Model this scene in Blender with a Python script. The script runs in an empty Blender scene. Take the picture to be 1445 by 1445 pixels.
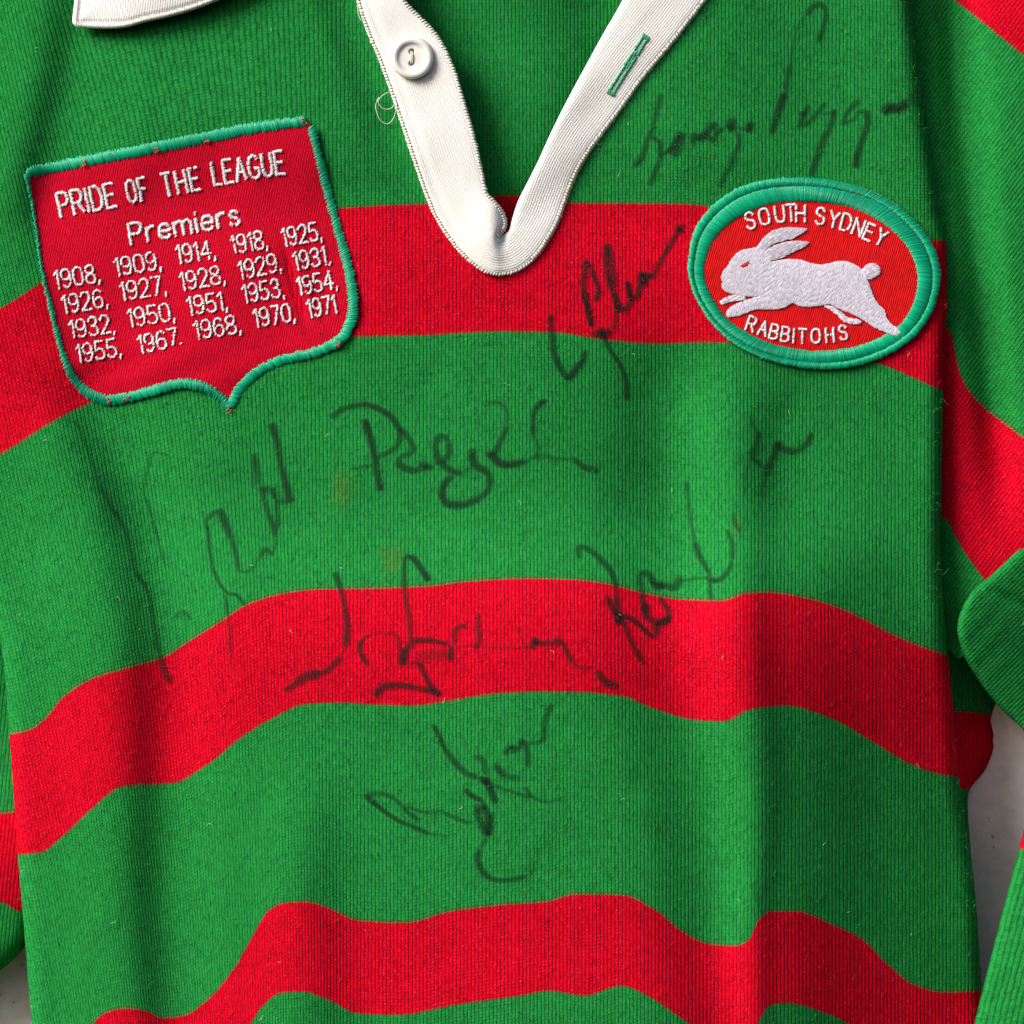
import bpy, math, random
import numpy as np
from mathutils import Vector
from mathutils.geometry import delaunay_2d_cdt
random.seed(7); rng = np.random.default_rng(7)
scene = bpy.context.scene

# ---------------------------------------------------------------- camera, sky, sun, exposure
S = 0.45 / 1445.0            # metres per unit of the garment's drawing grid
C0 = 722.5
DIST = 0.80                  # camera to jersey front
ZC = 1.25                    # height of the middle of the jersey
cam_d = bpy.data.cameras.new("camera"); cam = bpy.data.objects.new("camera", cam_d)
scene.collection.objects.link(cam); scene.camera = cam
cam.location = (0, -DIST, ZC); cam.rotation_euler = (math.radians(90), 0, 0)
cam_d.sensor_width = 36; cam_d.lens = 36 * DIST / 0.45
cam_d.clip_start = 0.01; cam_d.clip_end = 100

SUN_DIR = Vector((-0.72, -0.50, 0.50)).normalized()      # towards the sun
EL = math.asin(SUN_DIR.z); ROT = math.atan2(SUN_DIR.x, SUN_DIR.y)
world = bpy.data.worlds.new("World"); scene.world = world; world.use_nodes = True
wn = world.node_tree.nodes; wl = world.node_tree.links
bg = wn["Background"]; sky = wn.new("ShaderNodeTexSky")
sky.sky_type = 'NISHITA'; sky.sun_disc = False; sky.sun_elevation = EL; sky.sun_rotation = ROT
sky.air_density = 1.0; sky.dust_density = 4.0; sky.ozone_density = 0.6
wl.new(sky.outputs[0], bg.inputs[0]); bg.inputs[1].default_value = 0.065
sun_d = bpy.data.lights.new("sun", 'SUN'); sun = bpy.data.objects.new("sun", sun_d)
scene.collection.objects.link(sun); sun.location = (-2, -2, 4)
sun.rotation_euler = SUN_DIR.to_track_quat('Z', 'Y').to_euler()
sun_d.energy = 2.4; sun_d.angle = math.radians(30); sun_d.color = (1.0, 0.97, 0.93)
scene.view_settings.view_transform = 'Standard'; scene.view_settings.look = 'None'
scene.view_settings.gamma = 1; scene.view_settings.use_curve_mapping = False
scene.view_settings.exposure = 1.0

# ---------------------------------------------------------------- helpers
BASE = np.array([0.0, 0.0, ZC - 900 * S])     # the jersey's own origin, at its lower edge

def P(x, y, h):
    """garment grid (x right, y down, h off the chest towards the viewer) -> metres, jersey space"""
    x = np.asarray(x, float); y = np.asarray(y, float); h = np.asarray(h, float)
    k = 1 - h * S / DIST
    return np.stack([(x - C0) * S * k, -h * S, (C0 - y) * S * k + ZC], -1) - BASE

def new_mesh(name, verts, faces, mat, parent, uv=None, attrs=None, smooth=True):
    me = bpy.data.meshes.new(name)
    me.from_pydata(np.asarray(verts).tolist(), [], [list(map(int, f)) for f in faces])
    if uv is not None:
        lay = me.uv_layers.new(name="knit")
        li = np.empty(len(me.loops), dtype=np.int32); me.loops.foreach_get("vertex_index", li)
        lay.data.foreach_set("uv", np.asarray(uv, dtype=np.float32)[li].ravel())
    for k, v in (attrs or {}).items():
        a = me.attributes.new(k, 'FLOAT', 'POINT'); a.data.foreach_set("value", np.asarray(v, dtype=np.float32))
    if smooth: me.polygons.foreach_set("use_smooth", [True] * len(me.polygons))
    me.materials.append(mat)
    ob = bpy.data.objects.new(name, me); scene.collection.objects.link(ob)
    if parent is not None: ob.parent = parent
    return ob

def interp(pts):
    p = sorted(pts); a = np.array([q[0] for q in p], float); b = np.array([q[1] for q in p], float)
    # monotone-ish smooth interpolation (cubic Hermite, clamped tangents)
    d = np.diff(b) / np.diff(a)
    m = np.concatenate([[d[0]], np.where(d[:-1] * d[1:] > 0, 2 * d[:-1] * d[1:] / (d[:-1] + d[1:] + 1e-12 * np.sign(d[1:])), 0), [d[-1]]])
    def f(x):
        x = np.asarray(x, float); xc = np.clip(x, a[0], a[-1])
        i = np.clip(np.searchsorted(a, xc) - 1, 0, len(a) - 2)
        h = a[i + 1] - a[i]; t = (xc - a[i]) / h
        return ((1 + 2 * t) * (1 - t) ** 2 * b[i] + t * (1 - t) ** 2 * h * m[i]
                + t * t * (3 - 2 * t) * b[i + 1] + t * t * (t - 1) * h * m[i + 1])
    return f

def spline(pts, step, closed=False):
    """centripetal-like Catmull-Rom through pts, resampled at even steps"""
    p = [np.array(q, float) for q in pts]; n = len(p); out = []
    for i in range(n if closed else n - 1):
        p1, p2 = p[i], p[(i + 1) % n]
        p0 = p[i - 1] if (closed or i > 0) else 2 * p1 - p2
        p3 = p[(i + 2) % n] if (closed or i + 2 < n) else 2 * p2 - p1
        L = np.linalg.norm((p2 - p1)[:2])
        k1 = min(1, L / (np.linalg.norm((p1 - p0)[:2]) + 1e-6)); k2 = min(1, L / (np.linalg.norm((p3 - p2)[:2]) + 1e-6))
        m1 = ((p1 - p0) * k1 + (p2 - p1)) / 2; m2 = ((p2 - p1) + (p3 - p2) * k2) / 2
        for t in np.linspace(0, 1, max(2, int(L / 1.5)), endpoint=False):
            out.append((1 + 2*t)*(1-t)**2*p1 + t*(1-t)**2*m1 + t*t*(3-2*t)*p2 + t*t*(t-1)*m2)
    out.append(p[0] if closed else p[-1]); out = np.array(out)
    seg = np.linalg.norm(np.diff(out[:, :2], axis=0), axis=1); s = np.concatenate([[0], np.cumsum(seg)])
    k = max(2, int(round(s[-1] / step)) + 1); q = np.linspace(0, s[-1], k)
    r = np.stack([np.interp(q, s, out[:, j]) for j in range(out.shape[1])], -1)
    return r[:-1] if closed else r

def dist_poly(px, py, poly, closed=False):
    a = np.asarray(poly, float)[:, :2]
    b = np.roll(a, -1, 0) if closed else a[1:]
    if not closed: a = a[:-1]
    best = np.full(px.shape, 1e9)
    for i in range(len(a)):
        d = b[i] - a[i]; L = d @ d + 1e-9
        t = np.clip(((px - a[i, 0]) * d[0] + (py - a[i, 1]) * d[1]) / L, 0, 1)
        best = np.minimum(best, (px - a[i, 0] - t * d[0]) ** 2 + (py - a[i, 1] - t * d[1]) ** 2)
    return np.sqrt(best)

def inside(px, py, poly):
    poly = np.asarray(poly, float); r = np.zeros(px.shape, bool); j = len(poly) - 1
    for i in range(len(poly)):
        xi, yi = poly[i, :2]; xj, yj = poly[j, :2]
        if yi != yj:
            r ^= ((yi > py) != (yj > py)) & (px < (xj - xi) * (py - yi) / (yj - yi) + xi)
        j = i
    return r

def sheet(name, outline, step, hfun, mat, parent, uvfun=None, skirt=0.0, roll=None, R=20, smooth_skirt=True):
    """cloth cut to an outline: filled with a fine grid, lifted by hfun, edges rolled back, given a turned-back edge"""
    o = np.asarray(outline, float)[:, :2]
    x0, y0 = o.min(0); x1, y1 = o.max(0)
    gx, gy = np.meshgrid(np.arange(x0, x1, step), np.arange(y0, y1, step)); gx = gx + (np.arange(gx.shape[0])[:, None] % 2) * step / 2
    gx = gx.ravel(); gy = gy.ravel()
    k = inside(gx, gy, o); gx = gx[k]; gy = gy[k]
    k = dist_poly(gx, gy, o, True) > step * 0.55; gx = gx[k]; gy = gy[k]
    pts = [Vector(q) for q in o] + [Vector(q) for q in zip(gx, gy)]
    n = len(o)
    V, _, F, _, _, _ = delaunay_2d_cdt(pts, [(i, (i + 1) % n) for i in range(n)], [], 1, 1e-4)
    V = np.array([(v[0], v[1]) for v in V]); F = np.array([f for f in F if len(f) == 3])
    a, b, c = V[F[:, 0]], V[F[:, 1]], V[F[:, 2]]
    cr = (b[:, 0] - a[:, 0]) * (c[:, 1] - a[:, 1]) - (b[:, 1] - a[:, 1]) * (c[:, 0] - a[:, 0])
    F = F[np.abs(cr) > 1e-6]; cr = cr[np.abs(cr) > 1e-6]
    F[cr > 0] = F[cr > 0][:, ::-1]                     # y runs down: this winding faces the viewer
    x, y = V[:, 0], V[:, 1]; h = hfun(x, y)
    if roll is not None:
        for rp in roll:
            d = np.clip(dist_poly(x, y, rp), 0, R); h = h - (R - np.sqrt(np.maximum(R * R - (R - d) ** 2, 0)))
    faces = F.tolist()
    if skirt:
        ed = {}
        for f in F:
            for i in range(3):
                e = (f[i], f[(i + 1) % 3]); ed[e] = 1
        bd = [e for e in ed if (e[1], e[0]) not in ed]
        ids = sorted({i for e in bd for i in e}); m = {}; N = len(x)
        idx = np.array(ids)
        if smooth_skirt:
            for j, i in enumerate(ids): m[i] = (i, N + j)
            x = np.concatenate([x, x[idx]]); y = np.concatenate([y, y[idx]]); h = np.concatenate([h, h[idx] - skirt])
        else:
            for j, i in enumerate(ids): m[i] = (N + j, N + len(ids) + j)
            x = np.concatenate([x, x[idx], x[idx]]); y = np.concatenate([y, y[idx], y[idx]]); h = np.concatenate([h, h[idx], h[idx] - skirt])
        for p, q in bd: faces.append([m[q][0], m[p][0], m[p][1], m[q][1]])
    uv = uvfun(x, y) if uvfun else np.stack([x, y], -1)
    return new_mesh(name, P(x, y, h), faces, mat, parent, uv=np.asarray(uv) / 1000.0)

class Thread:
    """many single stitches gathered into one mesh"""
    def __init__(s): s.v = []; s.f = []; s.r = []; s.n = 0; s.uv = []
    def stitch(s, a, b, w, hfun, lift, dome, r=None, sink=0.6):
        a = np.asarray(a, float)[:2]; b = np.asarray(b, float)[:2]
        d = b - a; L = np.hypot(*d)
        if L < 1e-4: return
        d /= L; nrm = np.array([-d[1], d[0]]) * w / 2; pts = []; hs = []
        for t, up in ((0, -sink), (.14, .62), (.5, 1.0), (.86, .62), (1, -sink)):
            c = a + d * L * t; k = 0.75 if up < 0 else 1.0
            for side, dz in ((-1, -0.30 * w), (0, 0.22 * w), (1, -0.30 * w)):
                pts.append(c + nrm * side * k); hs.append(lift + (dome * up if up > 0 else up) + dz)
        s.v.append(np.column_stack([np.array(pts), np.array(hs)])); n = s.n
        for i in range(4):
            for j in range(2):
                k = n + i * 3 + j; s.f.append((k, k + 1, k + 4, k + 3))
        s.n += 15; s.r += [random.random() if r is None else r] * 15; s.hf = hfun
    def satin(s, line, w, pitch, hfun, lift, dome, slant=0.25, jit=0.6, tw=1.25, closed=False, skip=.06):
        line = np.asarray(line, float); q = spline(line, pitch, closed) if len(line) > 2 else spline(line, pitch)
        t = np.gradient(q[:, :2], axis=0)
        if closed: t = (np.roll(q, -1, 0) - np.roll(q, 1, 0))[:, :2]
        t /= np.linalg.norm(t, axis=1)[:, None] + 1e-9; nr = np.stack([-t[:, 1], t[:, 0]], -1)
        for i in range(len(q)):
            ww = (q[i, 2] if q.shape[1] > 2 else w) / 2
            j1, j2 = random.uniform(-jit, jit), random.uniform(-jit, jit)
            if skip and random.random() < skip: continue
            a = q[i, :2] - nr[i] * (ww + j1) - t[i] * slant * ww
            b = q[i, :2] + nr[i] * (ww + j2) + t[i] * slant * ww
            s.stitch(a, b, pitch * tw, hfun, lift + random.uniform(-.25, .25), dome)
    def build(s, name, mat, parent):
        v = np.concatenate(s.v); h = s.hf(v[:, 0], v[:, 1]) + v[:, 2]
        pts = P(v[:, 0], v[:, 1], h)
        return new_mesh(name, pts, s.f, mat, parent, uv=v[:, :2] / 1000, attrs={"shade": s.r})

def tube(name, pts, rad, mat, parent, seg=6):
    """pts in garment grid with h"""
    p = np.array(pts, float); w = P(p[:, 0], p[:, 1], p[:, 2]); V = []; F = []
    t = np.gradient(w, axis=0); t /= np.linalg.norm(t, axis=1)[:, None] + 1e-12
    for i in range(len(w)):
        u = np.cross(t[i], (0.3, 1, 0.2)); u /= np.linalg.norm(u) + 1e-12; v = np.cross(t[i], u)
        for k in range(seg):
            a = 2 * math.pi * k / seg; V.append(w[i] + (u * math.cos(a) + v * math.sin(a)) * rad * S)
    for i in range(len(w) - 1):
        for k in range(seg):
            F.append((i*seg+k, i*seg+(k+1) % seg, (i+1)*seg+(k+1) % seg, (i+1)*seg+k))
    return new_mesh(name, V, F, mat, parent)

# ---------------------------------------------------------------- materials
class NT:
    def __init__(s, name):
        s.m = bpy.data.materials.new(name); s.m.use_nodes = True; s.t = s.m.node_tree; s.n = s.t.nodes; s.l = s.t.links
        s.b = s.n["Principled BSDF"]
    def _in(s, node, i, v):
        if v is None: return
        if hasattr(v, 'links') or isinstance(v, bpy.types.NodeSocket): s.l.new(v, node.inputs[i])
        else: node.inputs[i].default_value = v
    def math(s, op, a, b=None, c=None, clamp=False):
        n = s.n.new("ShaderNodeMath"); n.operation = op; n.use_clamp = clamp
        s._in(n, 0, a); s._in(n, 1, b); s._in(n, 2, c); return n.outputs[0]
    def mix(s, f, a, b, mode='MIX'):
        n = s.n.new("ShaderNodeMix"); n.data_type = 'RGBA'; n.blend_type = mode
        s._in(n, 0, f); s._in(n, 6, a); s._in(n, 7, b); return n.outputs[2]
    def noise(s, vec, scale, detail=2, rough=.5, out=0):
        n = s.n.new("ShaderNodeTexNoise"); s._in(n, "Vector", vec); n.inputs["Scale"].default_value = scale
        n.inputs["Detail"].default_value = detail; n.inputs["Roughness"].default_value = rough; return n.outputs[out]
    def ramp(s, f, lo, hi, a=0.0, b=1.0):
        n = s.n.new("ShaderNodeMapRange"); n.clamp = True
        s._in(n, 0, f); n.inputs[1].default_value = lo; n.inputs[2].default_value = hi
        n.inputs[3].default_value = a; n.inputs[4].default_value = b; return n.outputs[0]
    def comb(s, x, y, z=0.0):
        n = s.n.new("ShaderNodeCombineXYZ"); s._in(n, 0, x); s._in(n, 1, y); s._in(n, 2, z); return n.outputs[0]
    def bump(s, h, dist, strength=1.0):
        n = s.n.new("ShaderNodeBump"); s._in(n, "Height", h); n.inputs["Distance"].default_value = dist
        n.inputs["Strength"].default_value = strength; s.l.new(n.outputs[0], s.b.inputs["Normal"]); return n

def rgb(r, g, b): return (r, g, b, 1.0)

def knit_height(k, pu, pv, chev=0.5, wob=0.10):
    """stockinette: columns of little chevrons. returns height, u, v in the garment grid, per-stitch noise"""
    uv = k.n.new("ShaderNodeUVMap"); uv.uv_map = "knit"
    sp = k.n.new("ShaderNodeSeparateXYZ"); k.l.new(uv.outputs[0], sp.inputs[0])
    u = k.math('MULTIPLY', sp.outputs[0], 1000.0); v = k.math('MULTIPLY', sp.outputs[1], 1000.0)
    n1 = k.noise(uv.outputs[0], 55, 2, .6); n2 = k.noise(uv.outputs[0], 150, 2, .6)
    uu = k.math('ADD', k.math('DIVIDE', u, pu), k.math('MULTIPLY', k.math('SUBTRACT', n1, .5), wob * 4))
    vv = k.math('ADD', k.math('DIVIDE', v, pv), k.math('MULTIPLY', k.math('SUBTRACT', n2, .5), wob * 6))
    a = k.math('ABSOLUTE', k.math('SUBTRACT', k.math('MULTIPLY', k.math('FRACT', uu), 2.0), 1.0))   # 0 wale centre .. 1 groove
    col = k.math('POWER', k.math('SUBTRACT', 1.0, k.math('MULTIPLY', a, a)), 0.9)
    ph = k.math('SUBTRACT', vv, k.math('MULTIPLY', a, chev))
    row = k.math('ADD', k.math('MULTIPLY', k.math('COSINE', k.math('MULTIPLY', ph, 2 * math.pi)), 0.5), 0.5)
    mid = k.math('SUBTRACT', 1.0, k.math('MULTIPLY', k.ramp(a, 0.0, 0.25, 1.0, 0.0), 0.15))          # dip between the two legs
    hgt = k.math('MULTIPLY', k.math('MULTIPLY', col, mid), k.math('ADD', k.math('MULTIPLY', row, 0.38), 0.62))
    cell = k.n.new("ShaderNodeTexWhiteNoise"); cell.noise_dimensions = '2D'
    k.l.new(k.comb(k.math('FLOOR', k.math('MULTIPLY', uu, 2.0)), k.math('FLOOR', ph)), cell.inputs["Vector"])
    return hgt, u, v, cell.outputs[0], uv.outputs[0], ph

GREEN = rgb(0.011, 0.172, 0.034); RED = rgb(0.44, 0.002, 0.014)

def cloth_mat(name, stripes, pu=5.2, pv=4.4, bump=0.00028, stains=False, green=GREEN, red=RED):
    k = NT(name)
    h, u, v, cell, uvv, ph = knit_height(k, pu, pv)
    col = green
    if stripes is not None:
        f = 0.0; ed = 0.0
        # the colour changes on a whole row of stitches, so the edge steps with the chevrons
        vv = k.math('MULTIPLY', k.math('ADD', k.math('FLOOR', ph), .5), pv)
        tw = k.math('ADD', v, k.math('MULTIPLY', k.math('SUBTRACT', cell, .5), 1.5))
        for a, b in stripes:
            f = k.math('MAXIMUM', f, k.math('MULTIPLY', k.math('GREATER_THAN', vv, a), k.math('LESS_THAN', vv, b)))
            for e in (a, b): ed = k.math('MAXIMUM', ed, k.math('LESS_THAN', k.math('ABSOLUTE', k.math('SUBTRACT', tw, e)), 1.1))
        col = k.mix(f, green, red)
        col = k.mix(k.math('MULTIPLY', ed, .6), col, rgb(.10, .045, .012))   # both yarns twisted together in the joining row
    if stains:
        geo = k.n.new("ShaderNodeTexCoord")
        for sx, sy, rx, ry in stains:
            c = P(sx, sy, 0)
            mp = k.n.new("ShaderNodeMapping"); k.l.new(geo.outputs["Object"], mp.inputs[0])
            mp.vector_type = 'TEXTURE'; mp.inputs[1].default_value = (c[0], 0, c[2]); mp.inputs[3].default_value = (rx*S, 1, ry*S)
            ln = k.n.new("ShaderNodeVectorMath"); ln.operation = 'LENGTH'; k.l.new(mp.outputs[0], ln.inputs[0])
            d = k.math('ADD', ln.outputs["Value"], k.math('MULTIPLY', k.math('SUBTRACT', k.noise(uvv, 70, 4, .7), .5), 2.2))
            col = k.mix(k.math('MULTIPLY', k.ramp(d, .2, 1.0, .32, 0), k.math('ADD', .5, h)), col, rgb(.075, .085, .012))
    # yarn: every loop takes the dye a little differently; groove shade is painted into the colour by stitch height, leaving loop tops paler
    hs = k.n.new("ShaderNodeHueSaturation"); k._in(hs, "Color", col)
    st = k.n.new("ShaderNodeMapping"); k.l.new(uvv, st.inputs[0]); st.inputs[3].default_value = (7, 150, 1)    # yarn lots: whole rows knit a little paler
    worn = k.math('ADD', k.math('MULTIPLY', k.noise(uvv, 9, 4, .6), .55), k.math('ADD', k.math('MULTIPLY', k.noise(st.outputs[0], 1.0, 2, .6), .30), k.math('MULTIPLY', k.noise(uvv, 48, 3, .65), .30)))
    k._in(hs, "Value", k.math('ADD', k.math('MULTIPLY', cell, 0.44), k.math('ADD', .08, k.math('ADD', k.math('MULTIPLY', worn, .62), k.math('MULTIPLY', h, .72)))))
    pale = k.n.new("ShaderNodeHueSaturation"); k._in(pale, "Color", col); pale.inputs["Value"].default_value = 1.7; pale.inputs["Saturation"].default_value = .80
    fz = k.n.new("ShaderNodeMapping"); k.l.new(uvv, fz.inputs[0]); fz.inputs[3].default_value = (380, 300, 1)
    fib = k.ramp(k.noise(fz.outputs[0], 1.0, 3, .7), .60, .80)
    col = k.mix(k.math('MULTIPLY', fib, .62), hs.outputs[0], pale.outputs[0])
    lint = k.ramp(k.noise(fz.outputs[0], .35, 2, .6), .775, .80)
    col = k.mix(k.math('MULTIPLY', lint, .30), col, rgb(.55, .55, .40))
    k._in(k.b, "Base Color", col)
    k.b.inputs["Roughness"].default_value = 1.0; k.b.inputs["Specular IOR Level"].default_value = .02
    hb = k.math('ADD', h, k.math('MULTIPLY', k.noise(uvv, 420, 2, .6), .5))
    k.bump(hb, bump, 1.0)
    return k.m

STR = [(290, 475), (830, 990), (1275, 1400), (1760, 1900)]
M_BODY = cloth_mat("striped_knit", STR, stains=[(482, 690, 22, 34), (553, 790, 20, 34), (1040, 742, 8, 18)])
M_BADGE = None

def plain_knit(name, col, pu, pv, bump, val=.25):
    k = NT(name); h, u, v, cell, uvv, ph = knit_height(k, pu, pv)
    hs = k.n.new("ShaderNodeHueSaturation"); k._in(hs, "Color", col)
    k._in(hs, "Value", k.math('ADD', 1 - val / 2, k.math('MULTIPLY', cell, val)))
    big = k.ramp(k.noise(uvv, 14, 3, .6), .45, .75)
    c = k.mix(k.math('MULTIPLY', big, .30), hs.outputs[0], k.mix(.5, col, rgb(.60, .50, .32)) if val < .2 else hs.outputs[0])
    k._in(k.b, "Base Color", c)
    k.b.inputs["Roughness"].default_value = 1.0; k.b.inputs["Specular IOR Level"].default_value = .03
    k.bump(k.math('ADD', h, k.math('MULTIPLY', k.noise(uvv, 600, 2, .7), .5)), bump)
    return k.m
M_WHITE = plain_knit("white_cotton_knit", rgb(.735, .74, .73), 3.5, 3.0, .00016, .10)
M_OVALRED = plain_knit("red_twill_field", rgb(.58, .010, .012), 3.0, 9.0, .0003, .35)
M_BADGERED = plain_knit("red_badge_knit", rgb(.46, .004, .020), 3.6, 3.2, .00025, .35)

def thread_mat(name, col, rough=.38, spec=.5, var=.25):
    k = NT(name); at = k.n.new("ShaderNodeAttribute"); at.attribute_name = "shade"
    hs = k.n.new("ShaderNodeHueSaturation"); k._in(hs, "Color", col)
    k._in(hs, "Value", k.math('ADD', 1 - var / 2, k.math('MULTIPLY', at.outputs["Fac"], var)))
    k._in(k.b, "Base Color", hs.outputs[0]); k.b.inputs["Roughness"].default_value = rough
    k.b.inputs["Specular IOR Level"].default_value = spec
    return k.m
M_TEAL = thread_mat("teal_satin_thread", rgb(.002, .33, .17), .33, .30, .5)
M_WTHREAD = thread_mat("white_thread", rgb(.70, .64, .67), .5, .3, .35)
M_RTHREAD = thread_mat("red_thread", rgb(.66, .008, .02), .5, .3, .3)
M_COTTON = thread_mat("cotton_thread", rgb(.75, .73, .66), .7, .2, .25)

def ink_mat():
    k = NT("marker_ink"); h, u, v, cell, uvv, ph = knit_height(k, 5.2, 4.4)
    at = k.n.new("ShaderNodeAttribute"); at.attribute_name = "ink"
    k.b.inputs["Base Color"].default_value = rgb(.006, .010, .010); k.b.inputs["Roughness"].default_value = .75
    k.b.inputs["Specular IOR Level"].default_value = .12
    # the pen only wets the tops of the loops and skips here and there
    wet = k.math('ADD', k.math('MULTIPLY', h, .5), k.math('ADD', k.math('MULTIPLY', cell, .5), k.math('MULTIPLY', k.noise(uvv, 90, 3, .6), .55)))
    f = k.math('MULTIPLY', k.math('MULTIPLY', at.outputs["Fac"], k.ramp(wet, .30, .95, .35, 1.0)), 1.0, clamp=True)
    k.bump(h, .00028)
    tr = k.n.new("ShaderNodeBsdfTransparent"); mx = k.n.new("ShaderNodeMixShader")
    k.l.new(f, mx.inputs[0]); k.l.new(tr.outputs[0], mx.inputs[1]); k.l.new(k.b.outputs[0], mx.inputs[2])
    k.l.new(mx.outputs[0], k.n["Material Output"].inputs[0])
    return k.m
M_INK = ink_mat()

def button_mat():
    k = NT("button_plastic"); k.b.inputs["Base Color"].default_value = rgb(.66, .66, .63)
    k.b.inputs["Roughness"].default_value = .28; k.b.inputs["Subsurface Weight"].default_value = 0.0
    return k.m
M_BUTTON = button_mat()

def wall_mat():
    k = NT("rendered_concrete"); tc = k.n.new("ShaderNodeTexCoord")
    n1 = k.noise(tc.outputs["Object"], 9, 6, .6); n2 = k.noise(tc.outputs["Object"], 160, 3, .6)
    c = k.mix(k.ramp(n1, .3, .7), rgb(.72, .715, .71), rgb(.82, .815, .81))
    pit = k.ramp(k.noise(tc.outputs["Object"], 230, 2, .5), .70, .76)
    c = k.mix(k.math('MULTIPLY', k.ramp(n2, .35, .7), .25), c, rgb(.33, .32, .31))
    c = k.mix(k.math('MULTIPLY', pit, .55), c, rgb(.16, .155, .15))
    k._in(k.b, "Base Color", c); k.b.inputs["Roughness"].default_value = .9
    k.bump(k.math('SUBTRACT', n2, k.math('MULTIPLY', pit, 1.0)), .0008)
    return k.m
M_WALL = wall_mat()

# ---------------------------------------------------------------- wall
def box(name, lo, hi, mat):
    x0, y0, z0 = lo; x1, y1, z1 = hi
    v = [(x0,y0,z0),(x1,y0,z0),(x1,y1,z0),(x0,y1,z0),(x0,y0,z1),(x1,y0,z1),(x1,y1,z1),(x0,y1,z1)]
    f = [(0,3,2,1),(4,5,6,7),(0,1,5,4),(1,2,6,5),(2,3,7,6),(3,0,4,7)]
    return new_mesh(name, v, f, mat, None, smooth=False)
WALL_H = -215
wall = box("concrete_wall", (-2.0, -WALL_H * S, 0.0), (2.0, -WALL_H * S + .15, 2.6), M_WALL)
wall["kind"] = "structure"; wall["label"] = "plain grey concrete wall behind the hanging striped jersey"; wall["category"] = "wall"

jersey = bpy.data.objects.new("rugby_jersey", None); scene.collection.objects.link(jersey)
jersey.location = BASE.tolist()
jersey["label"] = "green and red hooped rugby jersey with white collar, two badges and black marker signatures"
jersey["category"] = "jersey"

# ---------------------------------------------------------------- the chest: folds as slopes, integrated into height
GX = np.arange(-260, 1561, 4.0); GY = np.arange(-300, 1761, 4.0)
XX, YY = np.meshgrid(GX, GY)
slope = np.zeros_like(XX)
def fold(centre, width, amp, y0=-400, y1=2000, fade=90):
    """amp > 0 rises to the right; centre as (y, x) points"""
    global slope
    c = interp(centre)(YY); w = interp(width)(YY) if isinstance(width, list) else width
    m = 1 / (1 + np.exp(-(YY - y0) / fade * 3)) / (1 + np.exp((YY - y1) / fade * 3))
    slope += amp * np.exp(-((XX - c) / w) ** 2) * m
# left of the chest: long diagonal fold running down from under the shield badge
fold([(560, 95), (640, 130), (720, 165), (850, 195), (1000, 205), (1200, 205), (1445, 218)], [(560, 34), (850, 38), (1445, 30)], -.78, 560, 1600)
fold([(560, 190), (720, 250), (900, 285), (1100, 285), (1445, 300)], 50, .34, 540, 1500)
fold([(640, 20), (800, 60), (1000, 95), (1200, 110), (1445, 120)], 55, .28, 620)
# upper left, beside the collar
fold([(-100, 100), (60, 84), (150, 66), (240, 46), (330, 30)], 26, -.60, -300, 300)
fold([(-100, 180), (100, 150), (240, 130)], 55, .18, -300, 260)
fold([(0, 20), (240, 5)], 30, .2, -300, 260)
fold([(250, 40), (400, 62), (520, 100)], 22, -.4, 260, 480, 60)
# beside the left placket
fold([(-100, 440), (0, 462), (100, 497), (200, 533), (280, 566)], 22, -.45, -400, 230)
fold([(-100, 480), (0, 500), (100, 540), (200, 575), (300, 610)], 18, .32, -400, 250)
# right of the middle
fold([(420, 900), (500, 900), (700, 893), (850, 893), (950, 905), (1050, 925), (1200, 950), (1330, 965), (1445, 985)], 52, -.46, 500)
fold([(420, 985), (600, 992), (800, 1000), (900, 1000), (1000, 1015), (1150, 1035), (1300, 1040), (1445, 1045)], [(420, 46), (850, 40), (1445, 30)], .78, 500)
fold([(420, 1080), (800, 1078), (900, 1080), (1100, 1092), (1300, 1082), (1445, 1082)], [(500, 45), (850, 26), (1445, 16)], -.56, 560)
fold([(700, 1190), (1100, 1185), (1445, 1180)], [(700, 120), (1445, 100)], -.80, 780)
fold([(900, 1320), (1445, 1330)], 60, -.42, 860)
fold([(500, 1180), (800, 1180)], 70, .10, 520, 780)
fold([(500, 1290), (900, 1300)], 40, .12, 520, 900)
# lower middle
fold([(1000, 400), (1200, 380), (1445, 375)], 40, .32, 1120)
fold([(1000, 470), (1200, 462), (1445, 470)], 36, -.38, 1120)
fold([(700, 690), (1445, 640)], 90, .07, 500)
fold([(500, 800), (1000, 790), (1445, 800)], 60, -.07, 480)
fold([(1150, 810), (1445, 800)], 30, .12, 1200)
# right chest above the oval badge
fold([(-100, 1050), (250, 1090)], 60, -.12, -300, 260)
fold([(-100, 1200), (250, 1240)], 60, .16, -300, 330)
fold([(100, 950), (300, 905)], 40, .12, -300, 330)
for _ in range(46):   # small, soft irregular hang of old cotton
    cx, cy = rng.uniform(-100, 1450), rng.uniform(-200, 1650)
    w, hgt, t = rng.uniform(14, 45), rng.uniform(90, 300), rng.uniform(-.18, .18)
    slope += rng.uniform(-.075, .075) * np.exp(-((XX - cx - t * (YY - cy)) / w) ** 2 - ((YY - cy) / hgt) ** 2)
slope *= .78
HG = np.cumsum(slope, axis=1) * 4.0
lin = (XX - GX[0]) / (GX[-1] - GX[0])
HG = HG - HG[:, :1] * (1 - lin) - HG[:, -1:] * lin
ker = np.exp(-np.linspace(-2, 2, 9) ** 2); ker /= ker.sum()
HG = np.apply_along_axis(lambda c: np.convolve(np.pad(c, 4, mode='edge'), ker, 'valid'), 0, HG)
HG -= HG.mean()
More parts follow.
